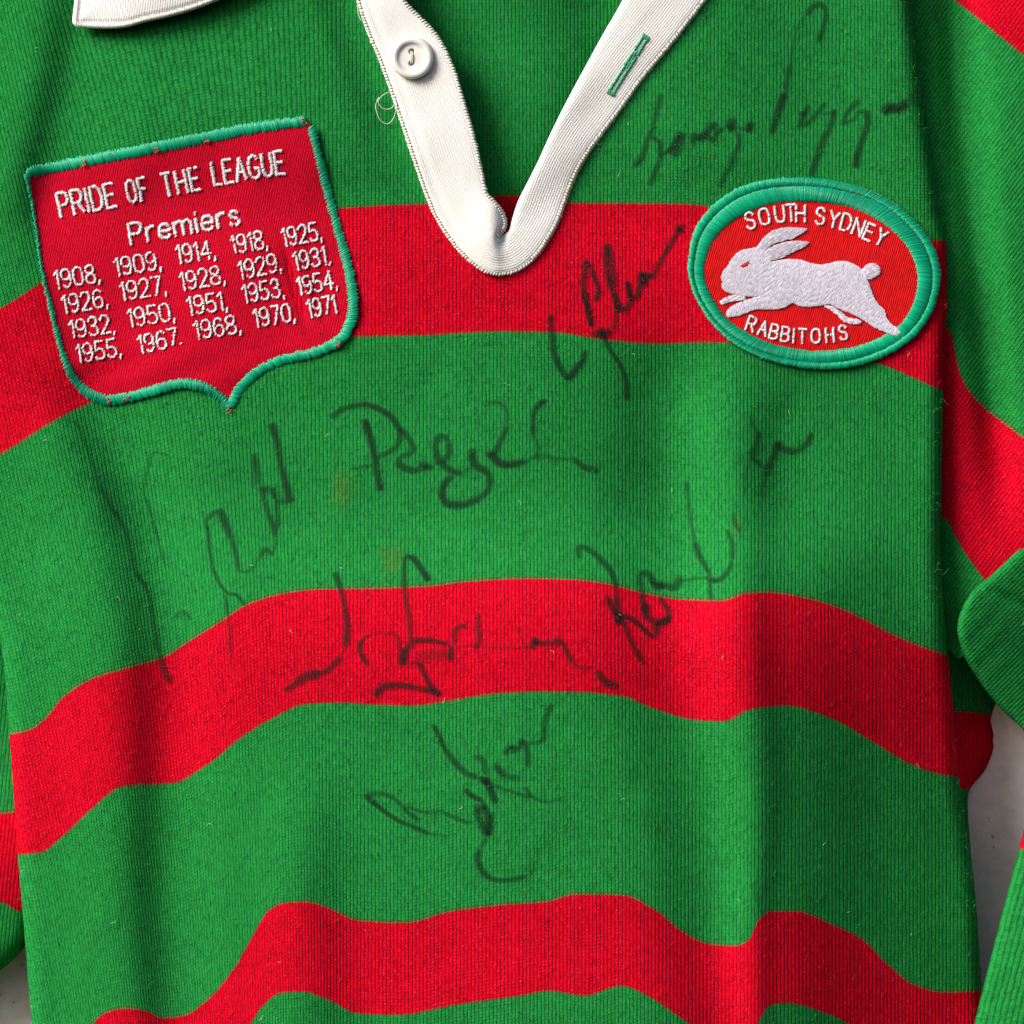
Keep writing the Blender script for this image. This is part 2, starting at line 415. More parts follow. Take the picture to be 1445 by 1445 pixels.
for _ in range(260):
    cx, cy, w, w2 = rng.uniform(-100, 1450), rng.uniform(-200, 1600), rng.uniform(14, 46), rng.uniform(14, 60); t = rng.uniform(-.6, .6)
    HG += rng.uniform(-1.3, 1.3) * np.exp(-((XX - cx - t * (YY - cy)) / w) ** 2 - ((YY - cy) / w2) ** 2)
HG += -0.00006 * (XX - 700) ** 2           # the chest is gently round
def H(x, y):
    fx = np.clip((np.asarray(x, float) - GX[0]) / 4, 0, len(GX) - 1.001); fy = np.clip((np.asarray(y, float) - GY[0]) / 4, 0, len(GY) - 1.001)
    i = fx.astype(int); j = fy.astype(int); a = fx - i; b = fy - j
    return HG[j, i]*(1-a)*(1-b) + HG[j, i+1]*a*(1-b) + HG[j+1, i]*(1-a)*b + HG[j+1, i+1]*a*b

# stripe edges of the front, top to bottom
B1 = interp([(-260, 520), (-60, 455), (0, 434), (30, 416), (60, 396), (150, 345), (300, 308), (478, 293), (560, 288), (700, 285), (900, 286), (970, 287), (1020, 295), (1150, 325), (1310, 338), (1450, 336)])
B2 = interp([(-260, 740), (-60, 670), (0, 640), (30, 622), (60, 602), (110, 575), (250, 515), (400, 480), (500, 474), (600, 472), (700, 467), (780, 468), (850, 478), (930, 484), (1000, 482), (1100, 485), (1240, 512), (1280, 528), (1330, 550), (1450, 590)])
B3 = interp([(-260, 1050), (13, 1033), (40, 1028), (65, 1010), (90, 980), (130, 955), (180, 940), (230, 925), (270, 900), (310, 875), (350, 850), (400, 835), (450, 829), (520, 828), (600, 825), (660, 818), (740, 814), (800, 815), (860, 822), (910, 835), (960, 843), (1020, 845), (1050, 835), (1080, 833), (1140, 842), (1200, 862), (1260, 893), (1300, 910), (1330, 920), (1450, 950)])
B4 = interp([(-260, 1225), (25, 1205), (55, 1203), (90, 1178), (130, 1140), (170, 1110), (200, 1106), (240, 1105), (290, 1080), (340, 1040), (390, 1010), (430, 993), (480, 991), (540, 994), (580, 995), (640, 987), (700, 978), (760, 975), (820, 976), (880, 982), (920, 998), (980, 1015), (1020, 1017), (1060, 1000), (1110, 995), (1170, 1012), (1230, 1045), (1280, 1075), (1320, 1090), (1352, 1096), (1450, 1110)])
B5 = interp([(-260, 1560), (60, 1500), (128, 1445), (151, 1426), (177, 1421), (207, 1425), (229, 1435), (258, 1432), (294, 1408), (331, 1364), (360, 1313), (378, 1284), (403, 1272), (433, 1271), (469, 1282), (505, 1297), (571, 1300), (636, 1284), (709, 1275), (774, 1270), (810, 1260), (876, 1261), (927, 1284), (963, 1313), (999, 1330), (1036, 1333), (1058, 1324), (1068, 1299), (1087, 1284), (1123, 1284), (1174, 1303), (1217, 1324), (1250, 1357), (1290, 1388), (1330, 1398), (1450, 1395)])
B6 = interp([(-260, 1700), (60, 1640), (150, 1560), (250, 1550), (320, 1500), (356, 1440), (371, 1419), (396, 1401), (425, 1399), (462, 1410), (505, 1430), (563, 1432), (636, 1419), (738, 1404), (774, 1398), (825, 1405), (876, 1391), (912, 1404), (956, 1433), (1000, 1460), (1040, 1465), (1072, 1440), (1083, 1420), (1108, 1415), (1167, 1430), (1196, 1444), (1260, 1490), (1330, 1525), (1450, 1530)])
def stripe_v(x, y, curves, vals):
    cs = [c(x) for c in curves]; v = vals[0] + (y - cs[0])
    for i in range(len(cs) - 1):
        t = (y - cs[i]) / (cs[i + 1] - cs[i]); v = np.where(y > cs[i], vals[i] + t * (vals[i + 1] - vals[i]), v)
    return np.where(y > cs[-1], vals[-1] + (y - cs[-1]), v)
def body_uv(x, y):
    v = stripe_v(x, y, [B1, B2, B3, B4, B5, B6], [290, 475, 830, 990, 1275, 1400])
    t = np.clip(1 - x / 520, 0, 1.5); tilt = .22 * t * t * (3 - 2 * np.minimum(t, 1))
    u = x - tilt * (y - 720)
    return np.stack([u, v], -1)

# placket edges
ZP = lambda L: [(460 + a / 2.676, b / 2.676) for a, b in L]
OUT = [(455, -240), (480, -120)] + ZP([(115, 0), (150, 110), (200, 230), (250, 370), (300, 520), (340, 640), (375, 740), (410, 820), (460, 900), (530, 980), (600, 1030), (650, 1043), (720, 1030), (780, 990), (830, 930), (880, 840), (910, 760), (950, 660), (1010, 560), (1100, 440), (1200, 300), (1300, 180), (1440, 0)]) + [(1090, -130), (1190, -240)]
INN_L = [(505, -240), (535, -110)] + ZP([(300, 0), (350, 55), (410, 115), (440, 160), (465, 210), (490, 270), (520, 370), (550, 470), (575, 570), (595, 660), (608, 722), (640, 760), (668, 795), (683, 835), (677, 868), (655, 895)])
INN_R = ZP([(655, 895), (690, 872), (702, 830), (725, 760), (760, 690), (800, 610), (850, 500), (910, 380), (980, 250), (1040, 140), (1120, 0)]) + [(940, -130), (1010, -240)]
out_s = spline(OUT, 5); inl_s = spline(INN_L, 5); inr_s = spline(INN_R, 5)
# the neck cut of the body runs hidden underneath the placket
cut_l = [(np.interp(q, out_s[:len(out_s)//2, 1], out_s[:len(out_s)//2, 0]) + 14, q) for q in range(-240, 330, 6)]
ro = out_s[len(out_s)//2:][::-1]
cut_r = [(np.interp(q, ro[:, 1], ro[:, 0]) - 14, q) for q in range(324, -241, -6)]
EDGE_L = spline([(-70, -260), (-70, 600), (-25, 800), (1, 900), (13, 1033), (25, 1205), (33, 1300), (45, 1445), (62, 1600), (70, 1720)], 7)
EDGE_R = spline([(1265, -260), (1277, -80), (1285, 0), (1300, 130), (1325, 300), (1335, 345), (1336, 420), (1331, 550), (1328, 700), (1328, 800), (1335, 900), (1345, 1000), (1353, 1096), (1375, 1250), (1385, 1395), (1392, 1500), (1398, 1720)], 7)
bottom = [(x, 1720 + 0 * x) for x in np.arange(84, 1392, 12.0)]
top_l = [(x, -260.0) for x in np.arange(cut_l[0][0], -64, -12.0)]
top_r = [(x, -260.0) for x in np.arange(1255, cut_r[-1][0], -12.0)]
front_outline = [tuple(q) for q in EDGE_L] + bottom + [tuple(q) for q in EDGE_R[::-1]] + top_r + cut_r[::-1] + cut_l[::-1] + top_l
# EDGE_L goes down, bottom to the right, EDGE_R up, then across the top and round the neck cut
cut_r2 = cut_r[::-1]            # from the top down to the point of the V
front_outline = [tuple(q) for q in EDGE_L] + bottom + [tuple(q) for q in EDGE_R[::-1]] + top_r + cut_r2 + cut_l[::-1] + top_l
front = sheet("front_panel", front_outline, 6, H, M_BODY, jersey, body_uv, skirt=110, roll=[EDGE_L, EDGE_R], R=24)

# back panel, seen inside the neck and past the right edge
BH = lambda x, y: -140 + 10 * np.sin((x - 560) / 90) + 4 * np.sin(y / 60 + x / 70) + 70 / (1 + np.exp((y - 380) / 40)) * np.exp(-((x - 740) / 330) ** 2) - 18 * np.exp(-((x - 850) / 60.0) ** 2 - ((y + 20) / 200) ** 2) - .8 * np.clip(x - 1330, 0, None)
RB = spline([(1330, -260), (1370, 400), (1390, 760), (1412, 900), (1416, 985), (1404, 1012), (1407, 1035), (1405, 1062), (1388, 1090), (1368, 1115), (1366, 1150), (1374, 1250), (1384, 1395), (1392, 1500), (1398, 1720)], 8)
back_outline = [(q[0] + 6, q[1]) for q in EDGE_L] + [(x, 1720.0) for x in np.arange(90, 1390, 14)] + [tuple(q) for q in RB[::-1]] + [(x, -260.0) for x in np.arange(1316, -60, -14)]
BC = [interp([(0, 290), (560, 276), (900, 274), (1450, 330)]), interp([(0, 475), (1450, 520)]), interp([(0, 900), (1000, 980), (1360, 1004), (1450, 1012)]), interp([(0, 1060), (1000, 1100), (1330, 1110), (1450, 1112)]), interp([(0, 1500), (1450, 1500)]), interp([(0, 1640), (1450, 1640)])]
def back_uv(x, y): return np.stack([x, stripe_v(x, y, BC, [290, 475, 830, 990, 1275, 1400])], -1)
def roll_h(base, edges, R):
    def f(x, y):
        h = base(x, y)
        for e in edges:
            d = np.clip(dist_poly(x, y, e), 0, R); h = h - (R - np.sqrt(np.maximum(R*R - (R-d)**2, 0)))
        return h
    return f
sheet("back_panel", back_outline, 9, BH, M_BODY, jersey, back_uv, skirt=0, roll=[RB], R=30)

# ---------------------------------------------------------------- sleeves
def gauss(v, c, w): return np.exp(-((v - c) / w) ** 2)
def up_h(x, y):
    return (-96 + 40 * (1 - np.exp(-np.clip(x - 1335 - .03 * (400 - y), 0, None) / 60)) - 34 * gauss(x - .10 * (y - 300), 1372, 26) / (1 + np.exp((y - 690) / 30))
            + 12 * np.sin((x - 1340 + .45 * y) / 85) - 20 * gauss(y, 860, 70))
UP = [(1245, -260), (1262, 200), (1280, 700), (1305, 880), (1352, 930), (1400, 900), (1500, 860), (1640, 820), (1640, -260)]
UPo = []
for i in range(len(UP)):
    a, b = np.array(UP[i], float), np.array(UP[(i + 1) % len(UP)], float); n = int(np.linalg.norm(b - a) / 8)
    UPo += [tuple(a + (b - a) * t) for t in np.linspace(0, 1, n, endpoint=False)]
UC = [interp([(1200, -320), (1350, -170), (1640, 40)]), interp([(1200, -120), (1350, 0), (1445, 76), (1640, 225)]),
      interp([(1240, 420), (1342, 465), (1350, 508), (1362, 540), (1382, 565), (1410, 588), (1445, 614), (1640, 740)]),
      interp([(1240, 700), (1336, 733), (1345, 752), (1362, 780), (1385, 812), (1445, 880), (1640, 1000)])]
def up_uv(x, y):
    v = stripe_v(x, y, UC, [290, 475, 830, 990]); u = (x - 1300) * .62 + (y - 300) * .50
    return np.stack([x * .8 + y * .6, v], -1)
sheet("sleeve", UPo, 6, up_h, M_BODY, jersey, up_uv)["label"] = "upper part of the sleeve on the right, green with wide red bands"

LO = spline([(1470, 735), (1430, 782), (1398, 812), (1371, 836), (1354, 868), (1351, 892), (1360, 925), (1382, 962), (1412, 1000), (1445, 1032), (1472, 1075), (1472, 1120), (1450, 1155), (1440, 1190), (1421, 1262), (1397, 1355), (1374, 1448), (1350, 1560), (1345, 1640)], 6)
LO_out = [tuple(q) for q in LO] + [(x, 1640.0) for x in np.arange(1355, 1640, 10)] + [(1640, y) for y in np.arange(1630, 735, -10.0)] + [(x, 735.0) for x in np.arange(1632, 1476, -10)]
def lo_h(x, y):
    prof = interp([(720, -62), (800, -58), (860, -64), (960, -86), (1040, -96), (1120, -72), (1230, -24), (1445, 46), (1640, 80)])(y)
    c = interp([(735, 1480), (900, 1450), (1050, 1520), (1200, 1510), (1445, 1470), (1640, 1450)])(y)
    return (prof + 10 - .42 * np.clip(x - 1350, 0, 130) / (1 + np.exp((y - 1060) / 25)) + 14 * (1 - np.clip(((x - c) / 130) ** 2, 0, 2)) + 0.7 * np.sin((x + .9 * y) / 7) * (y < 960) * gauss(x, 1388, 34)
            + 2.5 * np.sin((x * .8 - y) / 26) - 6.0 * gauss(y - 830 - .42 * (x - 1385), 0, 5) * (x > 1375))
LC = [interp([(1340, 1040), (1640, 1000)]), interp([(1340, 1190), (1437, 1198), (1640, 1230)])]
def lo_uv(x, y):
    v = stripe_v(x, y, LC, [1275, 1400]); d = dist_poly(x, y, LO)
    a = np.where(y > 1040, d * .62, x * .75 + (y - 900) * .75)
    return np.stack([a, v], -1)
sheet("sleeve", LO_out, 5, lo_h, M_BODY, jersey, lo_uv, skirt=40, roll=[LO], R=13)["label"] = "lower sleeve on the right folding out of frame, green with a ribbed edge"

LS = spline([(60, 1250), (42, 1318), (30, 1342), (0, 1370), (-60, 1412), (-200, 1480)], 7)
LS_out = [tuple(q) for q in LS] + [(-260, y) for y in np.arange(1440, -260, -20.0)] + [(x, -260.0) for x in np.arange(-260, 60, 10)] + [(60, y) for y in np.arange(-260, 1245, 10.0)]
LSC = [interp([(-260, 330), (0, 390), (60, 400)]), interp([(-260, 520), (0, 570), (60, 580)]), interp([(-260, 1180), (0, 1146), (60, 1140)]), interp([(-260, 1330), (0, 1272), (20, 1282), (60, 1300)])]
def ls_uv(x, y): return np.stack([x + .1 * y, stripe_v(x, y, LSC, [290, 475, 830, 990])], -1)
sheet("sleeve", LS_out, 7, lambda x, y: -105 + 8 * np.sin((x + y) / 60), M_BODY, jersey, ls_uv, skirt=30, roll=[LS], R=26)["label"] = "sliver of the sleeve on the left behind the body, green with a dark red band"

# ---------------------------------------------------------------- placket, collar, button
plk_outline = [tuple(q) for q in out_s] + [tuple(q) for q in inr_s[::-1]][:-1] + [tuple(q) for q in inl_s[::-1]]
arc_o = np.concatenate([[0], np.cumsum(np.linalg.norm(np.diff(out_s, axis=0), axis=1))])
def plk_uv(x, y):
    d = dist_poly(x, y, out_s); v = np.zeros_like(x)
    for i in range(0, len(x), 2000):
        sl = slice(i, i + 2000); dd = (x[sl, None] - out_s[None, :, 0]) ** 2 + (y[sl, None] - out_s[None, :, 1]) ** 2
        v[sl] = arc_o[dd.argmin(1)]
    return np.stack([d, v], -1)
def plk_h(x, y):
    do = dist_poly(x, y, out_s); di_l = dist_poly(x, y, inl_s); di_r = dist_poly(x, y, inr_s)
    di = np.minimum(di_l, di_r); left = di_l < di_r
    h = H(x, y) + 3.0 + 4.5 * np.sqrt(np.clip(do / 9, 0, 1)) + 3.5 * np.sqrt(np.clip(di / 8, 0, 1))
    # left strip lifts towards its free edge and bulges where it is folded in at the point
    t = np.clip(do / (do + di_l + 1e-6), 0, 1)
    wl = 1 / (1 + np.exp((x - 706) / 4.0))
    h += wl * (10 * t ** 1.4 + 8 * gauss(x, 690, 30) * gauss(y, 312, 34) - 1.6 * gauss(do, 16, 5))
    h += (1 - wl) * (-7 * (1 - np.clip(do / 60, 0, 1)) + 2.0)
    h += -8 * gauss(x, 708, 6) * gauss(y, 336, 12)                    # the crease at the point
    h += 1.3 * np.sin(y / 17 + x / 40) * gauss(do, 30, 25) * .6
    return h
placket = sheet("placket", plk_outline, 4, plk_h, M_WHITE, jersey, plk_uv, skirt=9, smooth_skirt=True)
placket["label"] = "white button placket with a rounded point"
# overlocked edges of the placket
th = Thread()
e_r = out_s[int(len(out_s) * .50):]
for line, off, ln in ((e_r, -3.0, 6.5), (out_s[:int(len(out_s)*.5)], -2.0, 4.2), (inl_s, 2.0, 5.5)):
    q = spline([tuple(p) for p in line], 4.3); t = np.gradient(q, axis=0); t /= np.linalg.norm(t, axis=1)[:, None]; nr = np.stack([-t[:, 1], t[:, 0]], -1)
    for i in range(len(q)):
        if q[i, 1] < -40: continue
        # toward the inside of the band
        c = q[i] + nr[i] * off
        a = c - nr[i] * ln / 2 + t[i] * 1.4 + rng.normal(0, .35, 2); b = c + nr[i] * ln / 2 - t[i] * 1.4 + rng.normal(0, .35, 2)
        th.stitch(a, b, 2.9, plk_h, 1.2, 1.6)
th.build("edge_stitching", M_COTTON, placket)
# green buttonhole
bh = Thread()
ca, cb = np.array(ZP([(1207, 140)])[0]), np.array(ZP([(1076, 350)])[0]); d = (cb - ca) / np.linalg.norm(cb - ca); n = np.array([-d[1], d[0]])
for side in (-1, 1):
    bh.satin([tuple(ca + n * side * 3.4), tuple(cb + n * side * 3.4)], 3.8, 1.7, plk_h, 1.0, .7, jit=.55, skip=.03)
bh.satin([tuple(ca - n * 4.6), tuple(ca + n * 4.6)], 7, 1.6, plk_h, 1.3, .8, jit=.5)
bh.satin([tuple(cb - n * 4.6), tuple(cb + n * 4.6)], 7, 1.6, plk_h, 1.3, .8, jit=.5)
mid_ = (ca + cb) / 2
bh.satin([tuple(mid_ - d * 22), tuple(mid_ + d * 4)], 4, 1.8, plk_h, .9, .6, jit=.6)
M_GTHREAD = thread_mat("green_thread", rgb(.06, .36, .20), .6, .3, .5)
bh.build("buttonhole", M_GTHREAD, placket)
# loose white sewing thread
for L in ([(236, 348), (212, 362), (198, 380), (202, 398), (222, 412), (244, 410), (258, 396)], [(200, 368), (188, 395), (192, 425), (206, 455), (232, 468), (252, 452), (262, 425), (268, 400), (262, 380)], [(118, 20), (124, 60), (134, 78)]):
    q = spline(ZP(L), 2.0); tube("loose_thread", [(a, b, H(a, b) + 9 + 3 * math.sin(i / 5)) for i, (a, b) in enumerate(q)], .62, M_COTTON, placket)
# button: turned disc with a raised rim, a dished middle and two holes
bx, by, br = 581.0, 81.0, 30.5
rr = np.concatenate([np.linspace(0, .7, 46), np.linspace(.715, 1, 22)]); na = 120; V = []; F = []
def btn_h(r, x, y):
    prof = np.interp(r, [0, .45, .55, .62, .70, .80, .90, .96, 1.0], [5.0, 5.0, 5.2, 6.2, 8.4, 9.4, 8.6, 6.6, 3.6])
    for hy in (-8.2, 8.2):
        dd = math.hypot(x, y - hy); prof -= 8.0 / (1 + math.exp((dd - 3.6) / .3))
    return prof
b0 = float(plk_h(np.array([bx]), np.array([by]))[0]); tx, ty = .06, .02
for i, r in enumerate(rr):
    for j in range(na):
        a = 2 * math.pi * j / na; x, y = r * br * math.cos(a), r * br * math.sin(a)
        V.append((bx + x, by + y, b0 + 3 + btn_h(r, x, y) + tx * x))
for j in range(na):
    a = 2 * math.pi * j / na; x, y = br * .97 * math.cos(a), br * .97 * math.sin(a); V.append((bx + x, by + y, b0 + 1.0 + tx * x))
V = np.array(V)
for i in range(len(rr)):
    for j in range(na):
        F.append((i*na + j, i*na + (j+1) % na, (i+1)*na + (j+1) % na, (i+1)*na + j)[::-1])
button = new_mesh("button", P(V[:, 0], V[:, 1], V[:, 2]), F, M_BUTTON, placket)
# (the holder of the button is the placket: button and its thread are pieces of it)
ts = [tube("button_thread", [(bx + dx, by + y, b0 + 3 + 4.2 + 2.6 * (1 - (y / 9.5) ** 2)) for y in np.linspace(-8, 8, 9)], 1.0, M_COTTON, placket) for dx in (-.9, .9)]

CB = spline([(98, -200), (106, -60), (105, 0), (102, 31), (107, 38), (127, 40), (160, 40.5), (182, 38), (207, 31), (235, 25), (271, 15), (310, 0), (360, -24), (430, -66), (470, -110), (480, -200)], 4)
CB_out = [tuple(q) for q in CB] + [(x, -200.0) for x in np.arange(472, 104, -8)]
def col_h(x, y):
    d = dist_poly(x, y, CB)
    return H(x, y) + 20 + 14 * (1 - np.exp(-d / 60)) + 3.0 * np.sqrt(np.clip(d / 4, 0, 1)) - 2.6 * gauss(d, 8.5, 1.7) + 1.2 * gauss(d, 4, 3)
def col_uv(x, y): return np.stack([x + .1 * y, y + .2 * x], -1)
col = sheet("collar", CB_out, 3, col_h, M_WHITE, jersey, col_uv, skirt=7, smooth_skirt=True)
col["label"] = "white turned-down collar corner at the upper left"

# ---------------------------------------------------------------- lettering strokes (unit height, y up)
O_ = [(.30, 0), (.08, .1), (0, .35), (0, .65), (.08, .9), (.30, 1), (.52, .9), (.6, .65), (.6, .35), (.52, .1), (.30, 0)]
GLY = {
 'P': (.56, [[(0, 0), (0, 1)], [(0, 1), (.38, 1), (.54, .9), (.56, .74), (.5, .56), (.36, .48), (0, .47)]]),
 'R': (.58, [[(0, 0), (0, 1)], [(0, 1), (.38, 1), (.54, .9), (.56, .74), (.5, .56), (.36, .48), (0, .47)], [(.30, .47), (.58, 0)]]),
 'I': (.04, [[(.02, 0), (.02, 1)]]),
 'D': (.58, [[(0, 0), (0, 1)], [(0, 1), (.3, 1), (.5, .86), (.58, .62), (.58, .38), (.5, .14), (.3, 0), (0, 0)]]),
 'E': (.5, [[(.5, 1), (0, 1)], [(0, 1), (0, 0)], [(0, 0), (.5, 0)], [(0, .52), (.42, .52)]]),
 'O': (.6, [O_]),
 'F': (.48, [[(.48, 1), (0, 1)], [(0, 1), (0, 0)], [(0, .52), (.4, .52)]]),
 'T': (.56, [[(0, 1), (.56, 1)], [(.28, 1), (.28, 0)]]),
 'H': (.56, [[(0, 0), (0, 1)], [(.56, 0), (.56, 1)], [(0, .5), (.56, .5)]]),
 'L': (.46, [[(0, 1), (0, 0)], [(0, 0), (.46, 0)]]),
 'A': (.6, [[(0, 0), (.3, 1)], [(.3, 1), (.6, 0)], [(.12, .36), (.48, .36)]]),
 'G': (.62, [[(.58, .8), (.48, .95), (.3, 1), (.1, .9), (0, .65), (0, .35), (.1, .1), (.3, 0), (.5, .06), (.6, .2), (.6, .42)], [(.6, .44), (.36, .44)]]),
 'U': (.56, [[(0, 1), (0, .3), (.1, .06), (.28, 0), (.46, .06), (.56, .3), (.56, 1)]]),
 'S': (.54, [[(.52, .82), (.42, .96), (.27, 1), (.1, .95), (.02, .78), (.08, .6), (.27, .52), (.46, .43), (.54, .25), (.46, .06), (.27, 0), (.1, .04), (0, .2)]]),
 'Y': (.6, [[(0, 1), (.3, .48)], [(.6, 1), (.3, .48)], [(.3, .5), (.3, 0)]]),
 'N': (.58, [[(0, 0), (0, 1)], [(0, 1), (.58, 0)], [(.58, 0), (.58, 1)]]),
 'B': (.56, [[(0, 0), (0, 1)], [(0, 1), (.34, 1), (.5, .9), (.5, .64), (.34, .53), (0, .52)], [(.3, .52), (.5, .44), (.56, .26), (.48, .06), (.3, 0), (0, 0)]]),
 'r': (.34, [[(0, 0), (0, .68)], [(0, .45), (.1, .62), (.22, .68), (.34, .66)]]),
 'e': (.5, [[(.02, .36), (.5, .36), (.47, .56), (.36, .67), (.2, .68), (.06, .58), (0, .36), (.06, .1), (.22, 0), (.38, .03), (.48, .14)]]),
 'm': (.78, [[(0, 0), (0, .68)], [(0, .5), (.12, .66), (.26, .68), (.38, .56), (.39, 0)], [(.39, .5), (.52, .66), (.64, .68), (.77, .56), (.78, 0)]]),
 'i': (.04, [[(.02, 0), (.02, .66)], [(.02, .86), (.02, .97)]]),
 's': (.42, [[(.4, .56), (.3, .67), (.16, .67), (.03, .56), (.08, .42), (.22, .35), (.38, .26), (.42, .13), (.32, .01), (.16, 0), (0, .1)]]),
 '0': (.5, [[(.25, 0), (.06, .1), (0, .5), (.06, .9), (.25, 1), (.44, .9), (.5, .5), (.44, .1), (.25, 0)]]),
 '1': (.20, [[(0, .80), (.18, 1)], [(.18, 1), (.18, 0)]]),
 '2': (.5, [[(.02, .78), (.1, .95), (.26, 1), (.44, .92), (.48, .72), (.38, .48), (.0, 0)], [(0, 0), (.5, 0)]]),
 '3': (.5, [[(.02, .82), (.14, .98), (.3, 1), (.45, .9), (.45, .66), (.32, .53), (.18, .52)], [(.22, .53), (.4, .46), (.5, .28), (.42, .07), (.25, 0), (.08, .04), (0, .18)]]),
 '4': (.54, [[(.4, 0), (.4, 1)], [(.4, 1), (0, .3)], [(0, .3), (.54, .3)]]),
 '5': (.5, [[(.46, 1), (.08, 1)], [(.08, 1), (.04, .52), (.24, .6), (.42, .5), (.5, .3), (.42, .08), (.24, 0), (.08, .03), (0, .16)]]),
 '6': (.5, [[(.44, .86), (.28, 1), (.1, .88), (.01, .55), (.03, .2), (.14, .02), (.3, 0), (.46, .12), (.5, .32), (.42, .52), (.26, .58), (.08, .48), (.02, .34)]]),
 '7': (.48, [[(0, 1), (.48, 1)], [(.48, 1), (.16, 0)]]),
 '8': (.5, [[(.25, .53), (.06, .64), (.04, .88), (.25, 1), (.46, .88), (.44, .64), (.25, .53), (.05, .4), (0, .2), (.1, .03), (.25, 0), (.4, .03), (.5, .2), (.45, .4), (.25, .53)]]),
 '9': (.5, [[(.06, .12), (.22, 0), (.4, .1), (.49, .45), (.47, .8), (.36, .98), (.2, 1), (.04, .88), (0, .68), (.08, .48), (.24, .42), (.42, .52), (.48, .66)]]),
 ',': (.08, [[(.06, .08), (.0, -.14)]]), '.': (.06, [[(.03, .0), (.03, .1)]]),
}
def text_line(th, txt, a, b, height, w, pitch, hfun, lift, dome, gap=.22, space=.42, up=None, jit=.8):
    """letters fitted between the two ends of a base line"""
    a = np.array(a, float); b = np.array(b, float)
    adv = []; x = 0
    for ch in txt:
        if ch == ' ': x += space; continue
        adv.append((ch, x)); x += GLY[ch][0] + gap
    tot = x - gap; d = (b - a) / tot
    ex = d; L = np.linalg.norm(d)
    n = np.array([d[1], -d[0]]) / L * height if up is None else np.array(up, float) / np.linalg.norm(up) * height
    for ch, x in adv:
        for stroke in GLY[ch][1]:
            th.satin([tuple(a + ex * (x + p) + n * q) for p, q in stroke], w, pitch, hfun, lift, dome, jit=jit)
def glyph(th, ch, c, ang, height, w, pitch, hfun, lift, dome, wide=1.0):
    """one letter, base-centre at c, turned by ang degrees"""
    ca, sa = math.cos(math.radians(ang)), math.sin(math.radians(ang)); W = GLY[ch][0]
    for stroke in GLY[ch][1]:
        L = []
        for p, q in stroke:
            X = (p - W / 2) * height * wide; Y = -q * height
            L.append((c[0] + X * ca - Y * sa, c[1] + X * sa + Y * ca))
        th.satin(L, w, pitch, hfun, lift, dome, jit=.4)

# ---------------------------------------------------------------- shield badge
ZS = lambda L: [(a / 2.779, 140 + b / 2.779) + tuple(r) for a, b, *r in L]
SH = ZS([(108, 300, 9), (125, 284, 15), (330, 243, 16), (600, 192, 16), (800, 152, 16), (1000, 112, 16), (1195, 86, 15), (1222, 108, 11), (1238, 180, 10), (1262, 270, 11), (1290, 380, 12), (1322, 500, 12), (1355, 620, 13), (1380, 740, 14), (1384, 830, 15), (1362, 905, 15), (1318, 955, 15), (1240, 990, 14), (1150, 1012, 14), (1060, 1042, 14), (990, 1086, 14), (930, 1150, 14), (900, 1205, 13),
         (868, 1172, 12), (815, 1135, 13), (760, 1118, 14), (700, 1116, 14), (600, 1142, 14), (500, 1170, 14), (420, 1180, 15), (350, 1155, 14), (300, 1110, 12), (262, 1045, 10), (238, 970, 8), (208, 850, 7), (180, 740, 6), (160, 640, 5), (142, 510, 4), (126, 400, 4), (110, 325, 6)])
def shield_h(x, y):
    h = H(x, y) + 3.2
    h += -5.0 * gauss(x + .0 - (1110/2.779 + (y - 140 - 560/2.779) * .27), 0, 5.0) * gauss(y, 400, 48)     # crease by the last column
    h += 3.0 * gauss(x - (1150/2.779 + (y - 140 - 560/2.779) * .27), 0, 9.0) * gauss(y, 400, 55)
    h += 1.5 * np.sin((x * .55 + y) / 11) * gauss(y - (1090/2.779 + 140 - .0 * x), 0, 34) + 1.0 * np.sin((y - .5 * x) / 9) * gauss(y, 470, 60)
    h += .8 * np.sin((x + .3 * y) / 13) * gauss(y, 255, 40)
    h += 2.2 * np.sin(x / 38 + y / 70)
    return h
SHo = spline([q[:2] for q in SH], 4, True)
shield = sheet("shield_badge", [tuple(q) for q in SHo], 3.5, shield_h, M_BADGERED, jersey, lambda x, y: np.stack([x + .2 * y, y - .2 * x], -1), skirt=3.6, smooth_skirt=False)
shield["label"] = "red shield badge listing premiership years, bordered in teal thread"
th = Thread(); pts = SH + [SH[0]]
top = SH[1:7]; rest = SH[7:23]; low = SH[22:] + [SH[0], SH[1]]
for seg in (top, rest, low): th.satin(seg, 14, 1.7, shield_h, .8, 1.7, slant=.22, jit=1.5, tw=1.30, skip=0)
th.build("badge_border", M_TEAL, shield)
for c0 in (SH[2], SH[3], SH[4], SH[6], SH[16], SH[22], SH[28], SH[29]):    # red ends poking through the border
    fr = Thread(); c0 = np.array(c0[:2]) + rng.normal(0, 4, 2)
    for i in range(4):
        c = c0 + rng.normal(0, 1.6, 2); a = random.uniform(0, 6.3)
        fr.stitch(c, c + np.array([math.cos(a), math.sin(a)]) * random.uniform(3, 6), 1.5, shield_h, 3.6, 1.2)
    fr.build("frayed_thread", M_RTHREAD, shield)
th = Thread(); z = lambda a, b: (a / 2.779, 140 + b / 2.779)
ks = dict(hfun=shield_h, lift=1.0, dome=1.3)
text_line(th, "PRIDE", z(240, 462), z(458, 420), 92/2.779, 4.7, 1.7, gap=.24, up=(-.21, -1), **ks)
text_line(th, "OF", z(508, 408), z(582, 394), 88/2.779, 4.7, 1.7, gap=.30, up=(-.2, -1), **ks)
text_line(th, "THE", z(648, 382), z(788, 354), 88/2.779, 4.7, 1.7, gap=.28, up=(-.2, -1), **ks)
